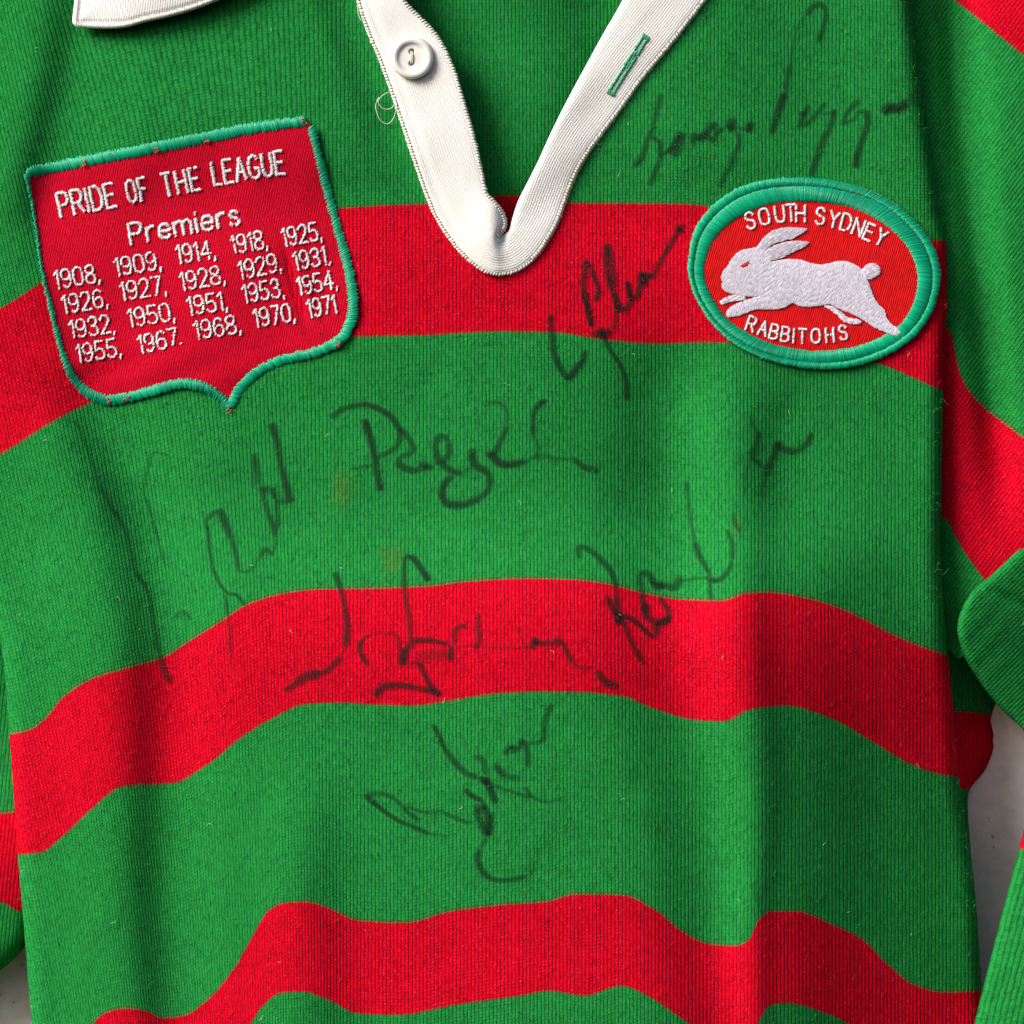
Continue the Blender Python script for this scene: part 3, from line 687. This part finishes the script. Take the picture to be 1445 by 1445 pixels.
text_line(th, "LEAGUE", z(842, 338), z(1118, 292), 90/2.779, 4.7, 1.7, gap=.24, up=(-.15, -1), **ks)
text_line(th, "Premiers", z(516, 570), z(940, 490), 80/2.779, 4.8, 1.7, gap=.24, up=(-.16, -1), **ks)
YEARS = [("1908,", 222, 745, 395, 715), ("1909,", 458, 695, 635, 665), ("1914,", 700, 645, 848, 622), ("1918,", 915, 608, 1052, 582), ("1925,", 1114, 578, 1265, 550),
         ("1926,", 252, 842, 425, 812), ("1927,", 480, 790, 655, 762), ("1928,", 714, 752, 885, 720), ("1929,", 944, 708, 1106, 672), ("1931,", 1160, 672, 1298, 645),
         ("1932,", 282, 940, 452, 912), ("1950,", 510, 895, 688, 866), ("1951,", 744, 848, 895, 824), ("1953,", 960, 800, 1118, 772), ("1954,", 1174, 770, 1325, 740),
         ("1955,", 308, 1035, 478, 1006), ("1967.", 550, 998, 715, 964), ("1968,", 770, 943, 948, 914), ("1970,", 1004, 896, 1160, 868), ("1971", 1214, 858, 1322, 838)]
for t, x0, y0, x1, y1 in YEARS:
    text_line(th, t, z(x0, y0), z(x1, y1), 70/2.779, 3.3, 1.7, gap=.17, up=(-.17, -1), jit=.75, **ks)
th.build("embroidered_lettering", M_WTHREAD, shield)

# ---------------------------------------------------------------- oval badge
ZO = lambda L: [(960 + a / 3.803, 230 + b / 3.803) for a, b in L]
OV_O = ZO([(42, 570), (62, 410), (110, 310), (190, 220), (300, 145), (450, 98), (640, 83), (820, 97), (1000, 140), (1150, 215), (1275, 325), (1358, 445), (1392, 560), (1390, 660), (1352, 790), (1280, 900), (1180, 985), (1050, 1050), (900, 1092), (740, 1103), (560, 1080), (400, 1030), (260, 950), (160, 850), (90, 740), (55, 650)])
OV_I = ZO([(125, 590), (140, 500), (182, 410), (270, 318), (400, 245), (535, 207), (700, 203), (870, 225), (1010, 275), (1130, 352), (1220, 450), (1268, 560), (1275, 660), (1250, 760), (1190, 860), (1080, 935), (950, 985), (800, 1008), (650, 1005), (500, 975), (360, 915), (240, 830), (170, 730), (135, 650)])
oo = spline(OV_O, 1, True); oi = spline(OV_I, 1, True)
def oval_h(x, y): return H(x, y) * .94 + 3.6
oval = sheet("oval_badge", [tuple(q) for q in spline(OV_O, 4, True)], 4, oval_h, M_OVALRED, jersey, lambda x, y: np.stack([x * .96 + y * .27, (y - .28 * x) * 1.0], -1), skirt=4.5, smooth_skirt=False)
oval["label"] = "red oval club badge with a leaping white rabbit inside a teal border"
th = Thread(); n = 820
ang = np.linspace(0, 2 * math.pi, n, endpoint=False); cx0, cy0 = 1146.0, 385.0
def ray(poly, a):
    pa = np.arctan2(poly[:, 1] - cy0, poly[:, 0] - cx0); r = np.hypot(poly[:, 0] - cx0, poly[:, 1] - cy0); o = np.argsort(pa)
    return np.interp(a, pa[o], r[o], period=2 * math.pi)
ro_, ri_ = ray(oo, ang), ray(oi, ang)
for i, a in enumerate(ang):
    u = np.array([math.cos(a), math.sin(a)]); tn = np.array([-u[1], u[0]]); c = np.array([cx0, cy0]); w = ro_[i] - ri_[i]
    wth = ro_[i] * 2 * math.pi / n
    m = ro_[i] - w * .33
    th.stitch(c + u * (ri_[i] - .8 + rng.normal(0, .5)), c + u * (m + rng.normal(0, .4)) + tn * 2, wth * 1.35, oval_h, 1.0 + rng.normal(0, .22) + .5 * math.sin(3 * a + 1) + .4 * math.sin(7 * a), 2.1 + .7 * math.sin(5 * a + 2))
    th.stitch(c + u * (m - .5 + rng.normal(0, .5)), c + u * (ro_[i] + .8 + rng.normal(0, .6)) + tn * 3.5, wth * 1.35, oval_h, 1.0 + rng.normal(0, .22), 1.7)
th.build("badge_border", M_TEAL, oval)
th = Thread(); z = lambda a, b: (960 + a / 3.803, 230 + b / 3.803)
for ch, a, b, g in (('S', 385, 352, -13), ('O', 460, 332, -11), ('U', 540, 318, -7), ('T', 598, 312, -4), ('H', 647, 315, 0), ('S', 748, 330, 6), ('Y', 818, 346, 12), ('D', 880, 362, 15), ('N', 943, 386, 20), ('E', 998, 412, 23), ('Y', 1060, 438, 27)):
    glyph(th, ch, z(a, b), g, 88/3.803, 3.7, 1.4, oval_h, 1.0, 1.2, .95)
th.build("embroidered_lettering", M_WTHREAD, oval); th = Thread()
for ch, a, b, g in (('R', 370, 900, 19), ('A', 436, 924, 16), ('B', 496, 944, 13), ('B', 560, 958, 8), ('I', 607, 965, 4), ('T', 655, 968, 2), ('O', 728, 967, 0), ('H', 806, 961, -4), ('S', 880, 948, -9)):
    glyph(th, ch, z(a, b), g, 76/3.803, 3.5, 1.4, oval_h, 1.0, 1.2, .95)
th.build("embroidered_lettering", M_WTHREAD, oval)
BODY = ZO([(220, 615), (228, 588), (250, 560), (275, 520), (300, 490), (330, 470), (370, 462), (412, 455), (440, 465), (475, 500), (485, 530), (520, 526), (580, 518), (650, 522), (705, 540), (760, 548), (800, 540), (850, 528), (905, 533), (945, 552), (978, 578), (995, 612), (1012, 650), (1026, 690), (1042, 730), (1066, 765), (1095, 792), (1106, 832), (1132, 866), (1164, 887), (1181, 910), (1166, 926), (1130, 920), (1090, 902), (1040, 880), (1000, 852), (960, 828), (900, 800), (850, 780), (800, 757), (765, 762), (700, 770), (640, 766), (602, 750), (570, 770), (520, 784), (460, 784), (400, 786), (350, 806), (300, 821), (256, 825), (246, 806), (266, 780), (312, 754), (362, 735), (425, 714), (380, 716), (330, 711), (270, 700), (236, 682), (222, 656), (231, 640)])
PARTS = [BODY,
 ZO([(412, 458), (432, 425), (456, 395), (492, 368), (542, 350), (605, 348), (682, 355), (652, 377), (610, 402), (560, 416), (512, 430), (475, 450), (450, 470)]),
 ZO([(455, 472), (512, 441), (560, 426), (620, 419), (692, 428), (652, 456), (600, 482), (550, 506), (500, 522), (475, 528)]),
 ZO([(975, 585), (988, 560), (1012, 541), (1042, 540), (1068, 558), (1073, 590), (1050, 611), (1016, 623), (992, 618)]),
 ZO([(213, 747), (240, 725), (290, 711), (340, 714), (352, 730), (312, 740), (262, 746), (226, 760)]),
 ZO([(772, 765), (822, 774), (862, 800), (892, 825), (932, 836), (972, 850), (966, 864), (920, 863), (880, 850), (850, 822), (810, 790)])]
DIRS = [(.35, -1), (1, -.35), (1, -.3), (1, -.1), (1, -.15), (1, .45)]
EYE = np.array(ZO([(322, 550), (348, 536), (374, 525), (362, 556), (338, 565)]))
rab = Thread()
for poly, d in zip(PARTS, DIRS):
    po = spline(poly, 2.0, True); d = np.array(d, float); d /= np.linalg.norm(d); nn = np.array([-d[1], d[0]])
    lo, hi = po.min(0), po.max(0); c0 = (lo + hi) / 2; R0 = np.linalg.norm(hi - lo) / 2
    L = 9.0 if poly is BODY else 13.0
    k = -R0; row = 0
    while k < R0:
        s = np.arange(-R0, R0, .8); q = c0 + nn * k + s[:, None] * d
        ins = inside(q[:, 0], q[:, 1], po) & ~inside(q[:, 0], q[:, 1], EYE)
        run = None
        for i in range(len(s) + 1):
            on = i < len(s) and ins[i]
            if on and run is None: run = i
            if (not on) and run is not None:
                a, b = s[run] - .6, s[min(i, len(s)) - 1] + .6; cuts = [a]; p = a - random.uniform(0, L)
                while p < b:
                    p += L * random.uniform(.8, 1.2)
                    if a + 2 < p < b - 2: cuts.append(p)
                cuts.append(b)
                for p0, p1 in zip(cuts[:-1], cuts[1:]):
                    pm = c0 + nn * k + d * (p0 + p1) / 2
                    dm = dist_poly(np.array([pm[0]]), np.array([pm[1]]), po, True)[0]
                    lift = 1.6 + 1.6 * (1 - math.exp(-dm / 9))
                    rab.stitch(c0 + nn * (k + rng.normal(0, .3)) + d * (p0 - .5), c0 + nn * (k + rng.normal(0, .3)) + d * (p1 + .5), 1.75, oval_h, lift, .55)
                run = None
        k += 1.15; row += 1
M_LILAC = thread_mat("pale_lilac_thread", rgb(.62, .58, .68), .45, .4, .35)
rab.build("rabbit_emblem", M_LILAC, oval)
eye = Thread(); ec = EYE.mean(0)
for i in np.linspace(-1, 1, 11): eye.stitch(ec + (i * 6.4 - 1.2, i * -2.4 + 4.2 * (1 - abs(i))), ec + (i * 6.4 + 1.2, i * -2.4 - 4.2 * (1 - abs(i))), 1.9, oval_h, 3.0, .8)
eye.build("rabbit_eye", M_RTHREAD, oval)

# ---------------------------------------------------------------- signatures in black marker
def signature(label, groups):
    strokes = [(w, ink, [conv(*p) for p in pts]) for conv, L in groups for w, ink, pts in L]
    V, F, A, n = [], [], [], 0
    for w, ink, pts in strokes:
        q = spline(pts, 2.0) if len(pts) > 1 else spline([pts[0], np.array(pts[0]) + 3], 1.0)
        m = len(q)
        if m < 2: continue
        q = q + np.cumsum(rng.normal(0, .12, q.shape), axis=0) * .6
        t = np.gradient(q, axis=0); t /= np.linalg.norm(t, axis=1)[:, None] + 1e-9; nr = np.stack([-t[:, 1], t[:, 0]], -1)
        ph = rng.uniform(0, 6.3)
        for i in range(m):
            e = min(1, (i + .8) / 3.5, (m - i - .2) / 3.5)
            ww = 1.0 * w * (.92 + .12 * math.sin(ph + i / 9) + .07 * rng.normal()) * (.7 + .3 * e)
            k = min(.88, 1.12 * ink ** .78) * (.95 + .10 * math.sin(ph * 2 + i / 13)) * (.6 + .4 * e)
            for s_, al in ((-1.45, 0), (-.75, .78), (0, 1), (.75, .78), (1.45, 0)):
                V.append(q[i] + nr[i] * ww / 2 * s_); A.append(max(0, k * al))
        for i in range(m - 1):
            for j in range(4):
                k = n + i * 5 + j; F.append((k, k + 1, k + 6, k + 5))
        n += m * 5
    V = np.array(V); lift = 1.3 + rng.uniform(0, .3)
    # each stroke a hair above the last, so no two lie in one plane
    o = new_mesh("signature", P(V[:, 0], V[:, 1], H(V[:, 0], V[:, 1]) + lift + np.repeat(np.arange(len(V) // 5), 5) * .0004),
                 [f[::-1] for f in F], M_INK, jersey, uv=body_uv(V[:, 0], V[:, 1]) / 1000, attrs={"ink": A})
    o["label"] = label
def cv(x0, y0, k): return lambda a, b: (x0 + a / k, y0 + b / k)
cA, cB = cv(880, 100, 6.568), cv(1080, 0, 5.557)
signature("faded signature above the oval badge, right of the placket", [
 (cA, [(8, .42, [(345, 200), (320, 330), (265, 520), (215, 640), (165, 790), (90, 880)]), (8, .42, [(335, 640), (335, 730), (325, 830), (290, 930), (240, 1060)]), (6, .35, [(250, 600), (300, 630), (335, 660)]),
   (10, .58, [(520, 560), (480, 650), (430, 770)]), (8, .5, [(548, 570), (525, 680), (470, 795)]), (7, .4, [(335, 790), (400, 740), (440, 690)]),
   (9, .5, [(640, 685), (645, 610), (720, 600), (800, 520), (860, 480)]), (9, .5, [(680, 650), (760, 600), (830, 640), (865, 560), (925, 520)]), (12, .58, [(950, 525), (1000, 475), (1042, 450)]), (10, .55, [(960, 540), (1035, 510)]),
   (9, .52, [(1140, 565), (1192, 470)]), (6, .4, [(1150, 480), (1172, 570)]), (5, .28, [(1045, 520), (1140, 540)]), (7, .42, [(1050, 560), (1065, 650), (1010, 800), (930, 960), (880, 1080)])]),
 (cB, [(9, .68, [(45, 1050), (100, 860), (152, 720)]), (6, .36, [(152, 720), (195, 500)]), (4, .22, [(195, 500), (240, 250), (320, 100)]), (8, .5, [(320, 110), (370, 50), (430, 30), (472, 80), (452, 200), (415, 330)]),
   (7, .5, [(250, 1005), (290, 920), (335, 820)]), (7, .48, [(290, 990), (370, 920), (470, 800)]), (6, .4, [(255, 890), (330, 880)]), (9, .5, [(540, 850), (510, 980), (440, 1120), (400, 1250), (360, 1380)]), (5, .26, [(440, 900), (540, 870)]),
   (7, .46, [(600, 980), (640, 880), (730, 780)]), (6, .4, [(620, 960), (690, 930), (740, 860)]), (10, .58, [(790, 860), (800, 960), (760, 1080), (720, 1200), (705, 1310)]), (5, .26, [(720, 880), (790, 870)]),
   (12, .66, [(920, 885), (960, 845), (1040, 850), (1110, 800)]), (11, .42, [(1110, 795), (1170, 735), (1222, 710)]), (8, .34, [(560, 670)]), (6, .3, [(1015, 630)])])])
cb = cv(740, 300, 5.162)
signature("bold signature across the upper red hoop, beside the oval badge", [
 (cb, [(9, .58, [(190, 735), (186, 800), (200, 900), (215, 1020), (250, 1110), (315, 1215)]), (9, .58, [(315, 1215), (372, 1140), (412, 1090), (442, 1000)]), (10, .55, [(188, 745), (192, 790)]),
   (8, .72, [(490, 830), (462, 700), (432, 570), (436, 440), (452, 350), (500, 450), (536, 550), (520, 640)]), (9, .72, [(432, 560), (455, 690), (488, 825)]),
   (9, .74, [(602, 220), (590, 340), (612, 480), (652, 600), (690, 700), (732, 718)]), (8, .74, [(732, 716), (765, 640), (742, 500), (768, 630), (812, 610), (832, 540), (850, 440), (870, 530), (892, 445), (922, 478), (960, 400), (1010, 310)]), (10, .62, [(612, 230), (625, 330), (640, 420), (658, 540)]),
   (6, .65, [(1010, 310), (1070, 210), (1110, 140)]), (10, .74, [(1105, 150), (1140, 100), (1130, 140)]), (6, .62, [(668, 640), (662, 760), (642, 850), (592, 872)]), (11, .66, [(530, 845), (580, 875), (620, 850)]), (10, .5, [(480, 880), (560, 890), (620, 890)]),
   (7, .62, [(545, 850), (575, 905), (622, 1000), (692, 1110), (735, 1220), (742, 1370)]), (6, .28, [(135, 1370), (80, 1420)])])])
cA, cB = cv(450, 550, 6.881), cv(640, 550, 6.568)
signature("looping signature in the middle of the upper green hoop", [
 (cA, [(8, .5, [(110, 270), (200, 200), (300, 160), (450, 140), (570, 180), (680, 250), (750, 340), (775, 440), (750, 540), (680, 590), (560, 660)]), (10, .66, [(440, 280), (480, 420), (520, 570), (550, 740), (580, 900), (600, 980)]),
   (4, .36, [(520, 725), (420, 745), (300, 770)]), (8, .42, [(775, 370), (850, 440), (900, 520), (910, 600), (820, 640), (750, 690)]), (10, .55, [(745, 700), (820, 750), (910, 780), (1000, 760), (1105, 745)]), (10, .45, [(960, 720), (1060, 720)]),
   (9, .5, [(1250, 480), (1190, 440), (1140, 500), (1130, 580), (1160, 680), (1220, 740), (1310, 790), (1390, 800)]), (8, .4, [(1250, 470), (1252, 620), (1180, 700)]), (5, .26, [(1100, 745), (1160, 690)])]),
 (cB, [(10, .58, [(170, 540), (170, 640), (220, 710), (300, 750), (332, 830), (320, 920), (230, 1000), (100, 1060), (0, 1062), (-70, 1045), (-105, 960), (-80, 860), (-10, 800)]),
   (8, .5, [(290, 600), (370, 580), (430, 470), (490, 340)]), (6, .25, [(490, 340), (490, 200), (430, 120), (330, 110), (280, 150)]), (10, .6, [(330, 590), (400, 660), (480, 690), (560, 680), (660, 660)]), (5, .26, [(90, 770), (170, 690)]),
   (7, .5, [(860, 90), (790, 130), (740, 210), (730, 330), (740, 450)]), (5, .3, [(740, 450), (790, 540), (770, 600)]), (10, .5, [(750, 612), (792, 620)]), (5, .24, [(660, 655), (760, 610)]), (6, .25, [(800, 600), (950, 640), (1100, 640)]), (8, .42, [(1100, 630), (1200, 710), (1350, 750)])])])
cA, cB = cv(390, 770, 6.02), cv(560, 840, 4.817)
signature("thin signature along the middle red hoop, left of centre", [
 (cA, [(9, .58, [(495, 220), (530, 320), (560, 440), (585, 580), (600, 700), (582, 850)]), (4, .32, [(582, 850), (545, 940)]), (9, .6, [(545, 945), (450, 1040), (360, 1090)]), (13, .62, [(370, 1082), (250, 1115), (160, 1170)]), (9, .64, [(170, 1165), (60, 1235)]),
   (8, .68, [(735, 790), (700, 860), (720, 930), (765, 1010)]), (5, .4, [(735, 790), (790, 755)]), (6, .35, [(870, 890)]), (5, .4, [(920, 750), (990, 740), (1030, 790), (1045, 860)]), (3, .22, [(790, 755), (860, 745), (920, 750)]),
   (7, .5, [(1085, 90), (1080, 250), (1090, 450), (1120, 600), (1135, 800)]), (9, .68, [(1090, 80), (1160, 110), (1230, 200), (1290, 300)]), (10, .58, [(1060, 860), (1060, 1010)]), (9, .66, [(1045, 1010), (1075, 1010)]),
   (8, .6, [(1070, 1010), (1110, 870), (1160, 810), (1280, 800), (1400, 820), (1470, 840)]), (4, .36, [(1080, 1005), (1200, 990)]), (9, .62, [(1200, 980), (1250, 1080), (1300, 1180), (1390, 1270)]), (10, .7, [(840, 1290), (870, 1220), (950, 1190), (1080, 1190), (1200, 1210), (1300, 1230), (1390, 1265)])]),
 (cB, [(8, .58, [(370, 340), (360, 450)]), (6, .5, [(390, 335), (390, 240), (430, 205), (480, 215)]), (7, .52, [(555, 115), (550, 200), (555, 300), (530, 360)]), (3, .24, [(400, 345), (560, 352), (700, 360), (900, 350)]), (6, .35, [(825, 210), (825, 260)]), (3.5, .26, [(830, 260), (860, 320), (910, 360)]),
   (10, .68, [(915, 365), (935, 300), (960, 330)]), (8, .6, [(950, 330), (1060, 320)]), (11, .68, [(1055, 320), (1125, 305)]), (9, .6, [(1115, 310), (1150, 380), (1190, 460)]), (4, .4, [(1190, 460), (1250, 495), (1340, 480)]), (5, .4, [(1070, 105)]), (15, .18, [(130, 415), (360, 400)])])])
cA, cB = cv(800, 750, 5.558), cv(960, 580, 5.16)
signature("signature crossing from the green into the middle red hoop, right of centre", [
 (cA, [(8, .5, [(95, 210), (90, 120), (170, 140), (270, 220), (340, 300), (375, 400), (385, 500)]), (8, .68, [(310, 500), (350, 590), (390, 680), (400, 730)]), (7, .68, [(390, 720), (430, 660), (500, 680), (580, 740), (640, 800), (700, 830)]), (8, .7, [(385, 500), (400, 640), (440, 720), (490, 840), (540, 940), (590, 1030)]),
   (9, .58, [(575, 490), (600, 580), (620, 660), (680, 700), (760, 700), (800, 660), (780, 590), (720, 510)]), (11, .55, [(610, 560), (630, 640)]), (11, .68, [(690, 720), (705, 810)]), (10, .66, [(690, 740), (780, 700), (800, 660)]),
   (10, .46, [(560, 330), (640, 330), (680, 400), (760, 420), (850, 430), (890, 340)]), (9, .38, [(560, 340), (580, 440), (600, 520)]), (9, .38, [(650, 360), (700, 440), (760, 410)]), (10, .78, [(240, 1090), (270, 1150), (320, 1190), (395, 1215)])]),
 (cB, [(8, .35, [(40, 510), (50, 600)]), (6, .28, [(48, 600), (70, 780), (100, 940)]), (8, .44, [(100, 950), (140, 1060), (170, 1110), (220, 1200)]), (7, .42, [(180, 1210), (270, 1230), (340, 1170), (375, 1080)]), (6, .32, [(375, 1080), (375, 960), (330, 860)]), (6, .36, [(215, 1230), (220, 1370)]), (5, .24, [(0, 1240), (100, 1220), (180, 1210)]),
   (7, .3, [(380, 740), (400, 820), (440, 880)]), (6, .35, [(505, 30), (530, 110), (570, 160)]), (11, .48, [(570, 150), (550, 240), (510, 340)]), (8, .42, [(510, 340), (560, 370), (620, 420)]), (9, .5, [(610, 480), (650, 390), (690, 280), (700, 220)]), (10, .54, [(700, 220), (740, 270), (820, 290), (890, 260), (930, 210), (952, 150)]), (6, .26, [(620, 480), (575, 620)]), (5, .22, [(510, 345), (470, 480), (465, 600)])])])
cA = cv(500, 980, 4.817)
signature("small tangled signature alone on the lower green hoop", [
 (cA, [(8, .52, [(530, 200), (570, 280), (620, 380), (680, 460), (760, 540), (850, 570)]), (11, .62, [(850, 570), (910, 600)]), (10, .62, [(885, 560), (920, 640), (960, 740)]), (6, .32, [(930, 610), (1050, 650), (1200, 690), (1150, 620)]),
   (9, .52, [(745, 640), (800, 690), (870, 720)]), (12, .52, [(810, 770), (880, 780), (905, 850), (900, 950)]), (11, .45, [(820, 780), (860, 880), (900, 960)]), (9, .4, [(930, 800), (930, 900), (900, 970)]), (6, .36, [(870, 720), (890, 780)]),
   (10, .32, [(810, 420), (870, 440), (890, 540)]), (9, .3, [(940, 480), (1020, 550), (1130, 570)]), (9, .3, [(960, 460), (1010, 560)]), (9, .52, [(1020, 410), (1050, 360), (1110, 380)]), (8, .52, [(1110, 380), (1135, 310), (1170, 380), (1170, 490)]), (5, .26, [(1170, 330), (1250, 325)]),
   (8, .44, [(1250, 330), (1285, 290), (1290, 180), (1340, 60)]), (4, .22, [(1200, 690), (1300, 730), (1430, 690)]), (8, .48, [(850, 1050), (835, 1110), (860, 1190), (930, 1250), (1030, 1260), (1170, 1235)]), (5, .24, [(1170, 1235), (1230, 1170)]), (6, .3, [(890, 970), (850, 1050)]),
   (7, .52, [(500, 945), (400, 900), (280, 850), (170, 770), (70, 690)]), (7, .38, [(70, 690), (160, 670), (270, 710), (350, 790), (440, 860)]), (5, .28, [(350, 760), (480, 800), (600, 790)]), (6, .28, [(600, 800), (740, 860), (800, 870)]), (4, .22, [(500, 945), (640, 960)])])])
cA, cB = cv(260, 570, 3.61), cv(90, 570, 3.524)
signature("tall faded signature slanting down below the shield badge", [
 (cA, [(10, .58, [(440, 95), (470, 190), (490, 310), (520, 420), (540, 500)]), (9, .36, [(350, 250), (370, 330), (380, 410)]), (9, .42, [(385, 430), (450, 440), (460, 480)]), (8, .38, [(385, 420), (420, 540), (455, 640), (465, 680)]), (7, .36, [(455, 450), (470, 560), (470, 640)]), (7, .32, [(530, 500), (460, 490)]), (6, .25, [(350, 260), (345, 430)]), (5, .26, [(465, 680), (450, 770)]),
   (10, .46, [(175, 530), (205, 600), (240, 690)]), (7, .42, [(240, 690), (265, 770), (275, 850)]), (6, .32, [(165, 540), (110, 590), (115, 640)]), (5, .5, [(115, 620), (125, 740), (140, 830)]), (6, .44, [(140, 830), (180, 920), (220, 970)]), (5, .38, [(205, 970), (220, 1080)]), (6, .38, [(220, 970), (260, 970), (300, 1020)]), (5, .28, [(222, 1080), (235, 1300)]), (7, .42, [(385, 780), (410, 740), (450, 770)]), (4, .22, [(275, 850), (330, 850), (385, 780)])]),
 (cB, [(6, .32, [(175, 400), (230, 500), (310, 640), (350, 830)]), (6, .42, [(350, 830), (410, 920), (440, 1060), (475, 1240)]), (9, .52, [(475, 1245), (490, 1310), (530, 1390)]), (4, .28, [(390, 430), (440, 580), (480, 740), (500, 800)]), (4, .22, [(390, 430), (440, 240), (520, 250)]), (6, .26, [(550, 1060), (590, 1030), (630, 1070)]), (8, .3, [(50, 90), (75, 110)]), (5, .20, [(80, 130), (175, 400)])])])

# ---------------------------------------------------------------- fluff caught on the knit
def hairs(name, n, rad, xr, yr, mat, length):
    V, F, k = [], [], 0
    X, Y = rng.uniform(*xr, n), rng.uniform(*yr, n); ok = inside(X, Y, front_outline) & ~inside(X, Y, plk_outline)
    for bo in (SHo, oo): ok &= ~inside(X, Y, bo)
    for x, y in zip(X[ok], Y[ok]):
        a = rng.uniform(0, 6.3); m = 6; L = rng.uniform(*length) / m; p = []
        for i in range(m + 1):
            p.append((x, y)); a += rng.normal(0, .45); x += L * math.cos(a); y += L * math.sin(a)
        p = np.array(p); h = H(p[:, 0], p[:, 1]) + 1.5 + 1.5 * np.sin(np.linspace(0, 3.1, m + 1))
        t = np.gradient(p, axis=0); t /= np.linalg.norm(t, axis=1)[:, None]; q = np.stack([-t[:, 1], t[:, 0]], -1) * rad
        for i in range(m + 1):
            V += [(*(p[i] - q[i]), h[i] - rad), (p[i, 0], p[i, 1], h[i] + rad * .7), (*(p[i] + q[i]), h[i] - rad)]
        for i in range(m):
            for j in range(3):
                b = k + i * 3; F.append((b + j, b + (j + 1) % 3, b + 3 + (j + 1) % 3, b + 3 + j))
        k += 3 * (m + 1)
    V = np.array(V); return new_mesh(name, P(V[:, 0], V[:, 1], V[:, 2]), F, mat, jersey, uv=body_uv(V[:, 0], V[:, 1]) / 1000, attrs={"shade": rng.random(len(V))})
lint = hairs("lint", 55, .20, (10, 1370), (20, 1445), M_COTTON, (3, 11)); lint["kind"] = "stuff"
M_FUZZ = cloth_mat("yarn_fuzz", STR, green=rgb(.035, .27, .075), red=rgb(.62, .018, .035))
fuzz = hairs("yarn_fuzz", 5200, .24, (0, 1380), (-40, 1480), M_FUZZ, (4, 15)); fuzz["kind"] = "stuff"
